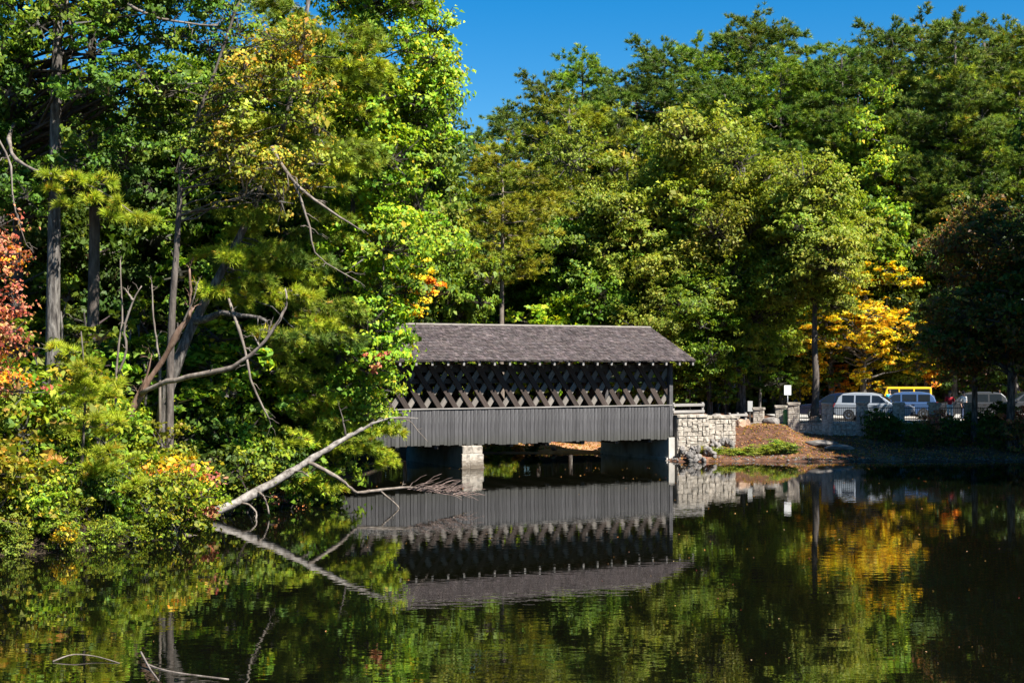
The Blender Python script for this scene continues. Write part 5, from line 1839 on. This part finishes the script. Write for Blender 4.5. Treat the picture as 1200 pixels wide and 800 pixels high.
# ------------------------------------------------------------------ cars
def car(name, label, loc, rz, paint, kind):
    t = thing(name, label, "car", loc, rz)
    if kind == 'jeep':
        Ln, Wd, zb, zbelt, zr = 4.3, 1.8, 0.45, 1.15, 1.90
        body = [(-2.1, zb), (2.05, zb), (2.12, 0.7), (2.1, 1.08), (1.1, 1.15), (-2.1, 1.15)]
        cab = [(-2.08, 1.15), (1.05, 1.15), (0.78, zr - 0.04), (0.7, zr), (-2.0, zr), (-2.07, zr - 0.05)]
        wins = [(-1.95, -1.0), (-0.9, -0.05), (0.05, 0.70)]
        wz = (1.22, 1.78)
    else:
        Ln, Wd, zb, zbelt, zr = 4.6, 1.84, 0.30, 1.0, 1.68
        body = [(-2.25, 0.45), (-2.1, zb), (2.1, zb), (2.3, 0.5), (2.28, 0.78), (2.05, 0.92), (1.15, 1.02), (-2.15, 1.06), (-2.28, 0.8)]
        cab = [(-2.12, 1.05), (1.2, 1.02), (0.75, 1.34), (0.35, 1.58), (-0.1, 1.67), (-1.2, 1.68), (-1.75, 1.60), (-2.0, 1.38)]
        wins = [(-1.75, -1.05), (-0.95, -0.1), (0.0, 0.72)]
        wz = (1.10, 1.52)
    hw = Wd / 2
    o = MB().prism(body, -hw, hw).build("body", paint, t)
    bv = o.modifiers.new("bevel", 'BEVEL')
    bv.width = 0.07
    bv.segments = 3
    n = len(cab)
    sl = 0.10 if kind == 'jeep' else 0.20
    V = []
    for s in (-1, 1):
        for x, z in cab:
            V.append((x, s * (hw - 0.04 - sl * max(0, (z - zbelt)) / 0.7), z))
    F = [tuple(range(n)), tuple(range(2 * n - 1, n - 1, -1))] + [(i, i + n, (i + 1) % n + n, (i + 1) % n) for i in range(n)]
    o = MB().add(V, F).build("cabin", paint, t)
    bv = o.modifiers.new("bevel", 'BEVEL')
    bv.width = 0.05
    bv.segments = 3

    def roof_at(x):
        xs = [p[0] for p in cab[1:]][::-1]
        zs = [p[1] for p in cab[1:]][::-1]
        return float(np.interp(x, xs, zs))
    for s in (-1, 1):
        for (a, b) in wins:
            q = [(a, wz[0]), (b, wz[0]), (b, min(wz[1], roof_at(b) - 0.08)), (a, min(wz[1], roof_at(a) - 0.08))]
            if kind != 'jeep' and b > 0.6:
                q = [(a, wz[0]), (b + 0.12, wz[0]), (b - 0.30, wz[1] - 0.02), (a, wz[1])]
            VV = []
            for e in (0.012, -0.01):
                for x, z in q:
                    VV.append((x, s * (hw - 0.04 - sl * max(0, (z - zbelt)) / 0.7 + e), z))
            MB().add(VV, [(0, 1, 2, 3), (7, 6, 5, 4), (0, 4, 5, 1), (1, 5, 6, 2), (2, 6, 7, 3), (3, 7, 4, 0)]).build("window", M['glass'], t)
    # windscreen and rear window follow the cabin's ends
    for nm, (xa, za), (xb, zb_), sg in ((("windscreen",) + ((1.13, 1.09), (0.46, 1.50), 1)) if kind != 'jeep' else (("windscreen",) + ((1.02, 1.24), (0.82, 1.80), 1)),
                                        (("rear_window",) + ((-2.09, 1.15), (-1.90, 1.46), -1)) if kind != 'jeep' else (("rear_window",) + ((-2.09, 1.25), (-2.08, 1.78), -1))):
        y0, y1 = hw - 0.16, hw - 0.30
        nx, nz = (zb_ - za), (xa - xb)
        ln = math.hypot(nx, nz)
        ex, ez = nx / ln * 0.03 * sg, nz / ln * 0.03 * sg
        VV = []
        for k in (1, -0.5):
            VV += [(xa + ex * k, -y0, za + ez * k), (xa + ex * k, y0, za + ez * k), (xb + ex * k, y1, zb_ + ez * k), (xb + ex * k, -y1, zb_ + ez * k)]
        MB().add(VV, [(0, 1, 2, 3), (7, 6, 5, 4), (0, 4, 5, 1), (1, 5, 6, 2), (2, 6, 7, 3), (3, 7, 4, 0)]).build(nm, M['glass'], t)
    R = 0.40 if kind == 'jeep' else 0.35
    for x in (-1.35, 1.35):
        for s in (-1, 1):
            y = s * (hw - 0.10)
            w = obj("wheel", MB().lathe([(R * .68, -.11), (R * .94, -.11), (R, -.07), (R, .07), (R * .94, .11), (R * .68, .11)], 24).mesh("wheel"), M['tyre'], t, (x, y, R), (math.pi / 2, 0, 0))
            MB().lathe([(R * .1, -.115), (R * .35, -.10), (R * .66, -.118), (R * .66, .118), (R * .35, .10), (R * .1, .115)], 20).build("rim", M['rim'], w)
    for s in (-1, 1):
        box_obj("headlight", M['chrome'], t, body[3][0] - 0.12, body[3][0] + 0.015, s * 0.62 - 0.16, s * 0.62 + 0.16, 0.68, 0.82, 0.02)
        box_obj("tail_light", M['red_light'], t, -2.3 if kind != 'jeep' else -2.13, -2.0, s * 0.80 - 0.10, s * 0.80 + 0.125, 0.78, 1.02, 0.02)
        box_obj("door_mirror", paint, t, 0.86, 1.0, s * (hw + 0.08) - 0.08, s * (hw + 0.08) + 0.08, 1.05, 1.18, 0.03)
        for xh in (-0.75, 0.2):
            box_obj("door_handle", M['plastic'], t, xh - 0.09, xh + 0.09, s * (hw + 0.012) - 0.012, s * (hw + 0.012) + 0.012, 0.88, 0.92)
    box_obj("front_bumper", M['plastic'], t, body[3][0] - 0.10, body[3][0] + 0.05, -hw + .06, hw - .06, 0.36 if kind != 'jeep' else 0.5, 0.56 if kind != 'jeep' else 0.68, 0.03)
    box_obj("rear_bumper", M['plastic'], t, -2.33, -2.15, -hw + .06, hw - .06, 0.40, 0.58, 0.03)
    if kind == 'jeep':
        w = obj("spare_wheel", MB().lathe([(.1, -.12), (.36, -.12), (.38, 0), (.36, .12), (.1, .12)], 24).mesh("spare_wheel"), M['tyre'], t, (-2.25, 0, 1.0), (0, math.pi / 2, 0))
    return t


LOT = 1.535
P_silver = paint_mat("silver_car_paint", (0.33, 0.36, 0.40), 0.28, 0.2, 0.6)
P_yellow = paint_mat("yellow_car_paint", (0.72, 0.42, 0.012), 0.3, 0.0, 0.6)
P_blue = paint_mat("blue_car_paint", (0.05, 0.10, 0.22), 0.28, 0.2, 0.6)
P_navy = paint_mat("navy_car_paint", (0.012, 0.02, 0.05), 0.25, 0.2, 0.7)
P_white = paint_mat("charcoal_car_paint", (0.03, 0.033, 0.038), 0.3, 0.0, 0.6)
car("parked_car", "silver parked car with its bonnet to the right behind the third fence pillar", (wx(1024, 85.6), 85.6, LOT), math.radians(-22), P_silver, 'suv')
car("parked_car", "blue parked car with dark windows behind the fourth fence pillar", (wx(1057, 88.0), 88.4, LOT), math.radians(166), P_blue, 'suv')
car("parked_car", "navy parked car left of the silver car behind the second fence pillar", (wx(985, 88.0), 88.6, LOT - 0.06), math.radians(150), P_navy, 'suv')
car("parked_car", "boxy yellow off-road car parked behind the silver and blue cars", (wx(1051, 93.0), 93.0, LOT), math.radians(176), P_yellow, 'jeep')
car("parked_car", "charcoal parked car glimpsed through the dark leaves near the right edge", (wx(1140, 88.0), 88.5, LOT), math.radians(170), P_white, 'suv')
car("parked_car", "charcoal parked car mostly hidden by leaves at the right edge", (wx(1205, 90.0), 90.0, LOT), math.radians(176), P_white, 'suv')


# ------------------------------------------------------------------ people
def skin_body(name, joints, edges, radii, mat, parent, root=0):
    me = bpy.data.meshes.new(name)
    me.from_pydata([tuple(j) for j in joints], edges, [])
    o = obj(name, me, mat, parent)
    m = o.modifiers.new("skin", 'SKIN')
    m.use_smooth_shade = True
    me.skin_vertices.new() if not me.skin_vertices else None
    for i, r in enumerate(radii):
        sv = me.skin_vertices[0].data[i]
        sv.radius = (r, r) if np.isscalar(r) else r
        sv.use_root = (i == root)
    s = o.modifiers.new("subdivision", 'SUBSURF')
    s.levels = 1
    s.render_levels = 2
    return o


def person(label, loc, rz, shirt, trousers, arm_up=False):
    t = thing("person", label, "person", loc, rz)
    J = [(0, 0, .95), (0, .01, 1.15), (0, .0, 1.36), (0, 0, 1.46), (0, -.01, 1.55), (0, -.02, 1.64), (0, -.015, 1.72),
         (-.18, 0, 1.40), (-.24, .02, 1.14), (-.23, -.06, .90), (-.23, -.09, .82),
         (.18, 0, 1.40), (.25, .02, 1.14), (.22, -.12, .93), (.20, -.17, .86),
         (-.09, 0, .90), (-.10, -.01, .50), (-.10, .02, .09), (-.10, -.14, .04),
         (.09, 0, .90), (.10, -.01, .50), (.10, .02, .09), (.11, -.14, .04)]
    if arm_up:
        J[13], J[14] = (.10, -.26, 1.22), (.06, -.30, 1.30)
    E = [(0, 1), (1, 2), (2, 3), (3, 4), (4, 5), (5, 6), (2, 7), (7, 8), (8, 9), (9, 10), (2, 11), (11, 12), (12, 13), (13, 14),
         (0, 15), (15, 16), (16, 17), (17, 18), (0, 19), (19, 20), (20, 21), (21, 22)]
    Rr = [.13, .12, .13, .055, .06, .085, .06, .065, .045, .032, .03, .065, .045, .032, .03, .085, .06, .042, .035, .085, .06, .042, .035]
    skin_body("body", J, E, Rr, M['skin'], t)
    sh = [0, 1, 2, 7, 8, 11, 12]
    mp = {k: i for i, k in enumerate(sh)}
    J2 = [J[k] for k in sh]
    J2[0] = (0, 0, .93)
    skin_body("shirt", J2, [(mp[a], mp[b]) for a, b in E if a in mp and b in mp], [.155, .145, .155, .09, .07, .09, .07], shirt, t)
    tr = [0, 15, 16, 17, 19, 20, 21]
    mp = {k: i for i, k in enumerate(tr)}
    skin_body("trousers", [J[k] for k in tr], [(mp[a], mp[b]) for a, b in E if a in mp and b in mp], [.145, .105, .08, .065, .105, .08, .065], trousers, t)
    h = MB().lathe([(0.03, 1.58), (0.085, 1.62), (0.105, 1.69), (0.09, 1.76), (0.04, 1.80), (0.01, 1.805)], 14).build("hair", M['hair'], t, True, loc=(0, 0.025, 0))
    for x, y, z, s in ((0, -.125, 1.635, .018), (-.035, -.105, 1.665, .012), (.035, -.105, 1.665, .012), (0, -.108, 1.595, .014)):
        pass
    MB().add([(-.014, -.10, 1.62), (.014, -.10, 1.62), (0, -.135, 1.625), (0, -.10, 1.67)], [(0, 1, 2), (1, 3, 2), (3, 0, 2)]).build("nose", M['skin'], t)
    for sx_ in (-1, 1):
        MB().lathe([(0.004, -.012), (.012, 0), (.004, .012)], 8).build("eye", M['hair'], t, loc=(sx_ * .034, -.098, 1.665))
        # a relaxed hand: palm with four fingers and a thumb
        k = 10 if sx_ < 0 else 14
        p = np.array(J[k])
        mb = MB()
        for q, (dx, ln) in enumerate(((-.027, .062), (-.009, .072), (.009, .068), (.027, .055))):
            a = p + np.array((0.3 * dx, dx - 0.01, -0.03))
            mb.tube([a, a + (0, -.012, -ln * .5), a + (0, -.03, -ln)], (0.0095, 0.009, 0.007), 6)
        mb.tube([p + (0, -.03, 0.0), p + (-.015 * sx_, -.055, -.02), p + (-.02 * sx_, -.065, -.045)], (0.011, 0.01, 0.008), 6)
        mb.build("fingers", M['skin'], t, True)
    return t


teal = paint_mat("teal_cloth", (0.02, 0.42, 0.50), 0.8)
redc = paint_mat("red_cloth", (0.45, 0.015, 0.03), 0.8)
whitec = paint_mat("pale_cloth", (0.75, 0.74, 0.72), 0.8)
denim = paint_mat("denim_cloth", (0.04, 0.06, 0.12), 0.8)
person("person in a teal shirt standing behind the silver car", (wx(1041, 91.0), 90.7, LOT + 0.0), 0.2, teal, denim, True)
person("person in a red top and pale trousers on the lot behind the shaded leaves", (wx(1113, 84.6), 84.6, LOT), -0.3, redc, whitec)
person("person in white with dark trousers beside the one in red", (wx(1129, 85.2), 85.2, LOT), 0.5, whitec, denim)


# ------------------------------------------------------------------ leaves floating on the pond
def floating_leaves():
    rng = np.random.default_rng(600)
    P = []
    while len(P) < 230:
        px = rng.uniform(0, 1200)
        py = 548 + 250 * rng.random() ** (3.6 if rng.random() < 0.9 else 1)
        if px < 700 and rng.random() < 0.7:
            continue
        d = FPX * CAM_H / (py - HZ)
        p = np.array((wx(px, d), d, 0.008))
        if shore_dist(p[:1], p[1:2])[0] < -0.4:
            P.append(p)
    P = np.array(P)
    n = len(P)
    nr = unit(np.array((0, 0, 1.0)) + rng.normal(0, 0.10, (n, 3)))
    V = leaf_quads(rng, P, nr, rng.uniform(0.03, 0.075, n) * np.clip(P[:, 1] / 45, 0.55, 1.2), 0.75, 0.08)
    V[:, 2] = np.maximum(V[:, 2], 0.006)
    col = np.concatenate([pick(rng, 'dry', n // 2), pick(rng, 'straw', n - n // 2)]) * 0.75
    o = obj("floating_leaves", poly_mesh("floating_leaves", V, 4, col, M['leaf']), None)
    o["kind"] = "stuff"
    tag(o, "small fallen leaves floating on the pond", "leaves")


floating_leaves()


def shore_litter():
    """Fallen leaves and pebbles too many and too small to count."""
    rng = np.random.default_rng(610)
    P = []
    for _ in range(9000):
        x, y = (rng.uniform(8.6, 29), rng.uniform(72, 80)) if rng.random() < 0.75 else (rng.uniform(-2, 6), rng.uniform(80, 86))
        P.append((x, y))
    P = np.array(P)
    P = P[shore_dist(P[:, 0], P[:, 1]) > 0.02]
    z = ground_z(P[:, 0], P[:, 1])
    n = len(P)
    pos = np.column_stack([P, z + 0.02])
    nr = unit(np.array((0, 0, 1.0)) + rng.normal(0, 0.35, (n, 3)))
    V = leaf_quads(rng, pos, nr, rng.uniform(0.07, 0.15, n), 0.6, 0.2)
    k = n // 3
    col = np.concatenate([pick(rng, 'dry', k), pick(rng, 'straw', k), pick(rng, 'goldolive', n - 2 * k)])[rng.permutation(n)] * 0.6
    o = obj("fallen_leaves", poly_mesh("fallen_leaves", V, 4, col, M['leaf']), None)
    o["kind"] = "stuff"
    tag(o, "brown fallen leaves and pine straw scattered on the shore", "leaves")
    mb = MB()
    rr = random.Random(5)
    for _ in range(420):
        i = rr.randrange(17, len(SHORE) - 6)
        a, b = SHORE[i], SHORE[i + 1]
        t = rr.random()
        x, y = a[0] + (b[0] - a[0]) * t + rr.gauss(0, 0.25), a[1] + (b[1] - a[1]) * t + rr.uniform(-0.15, 0.8)
        s = rr.uniform(0.03, 0.11)
        q = [(rr.uniform(.6, 1) * s * dx, rr.uniform(.6, 1) * s * dy, rr.uniform(.5, .8) * s * dz) for dx, dy, dz in ((1, 0, 0), (0, 1, 0), (-1, 0, 0), (0, -1, 0), (0, 0, 1), (0, 0, -1))]
        g_ = gz(x, y)
        mb.add([(x + u, y + v, g_ + w) for u, v, w in q], [(0, 1, 4), (1, 2, 4), (2, 3, 4), (3, 0, 4), (1, 0, 5), (2, 1, 5), (3, 2, 5), (0, 3, 5)])
    o = mb.build("pebbles", M['rock'])
    o["kind"] = "stuff"
    tag(o, "pebbles strewn along the waterline of the right shore", "pebbles")


shore_litter()
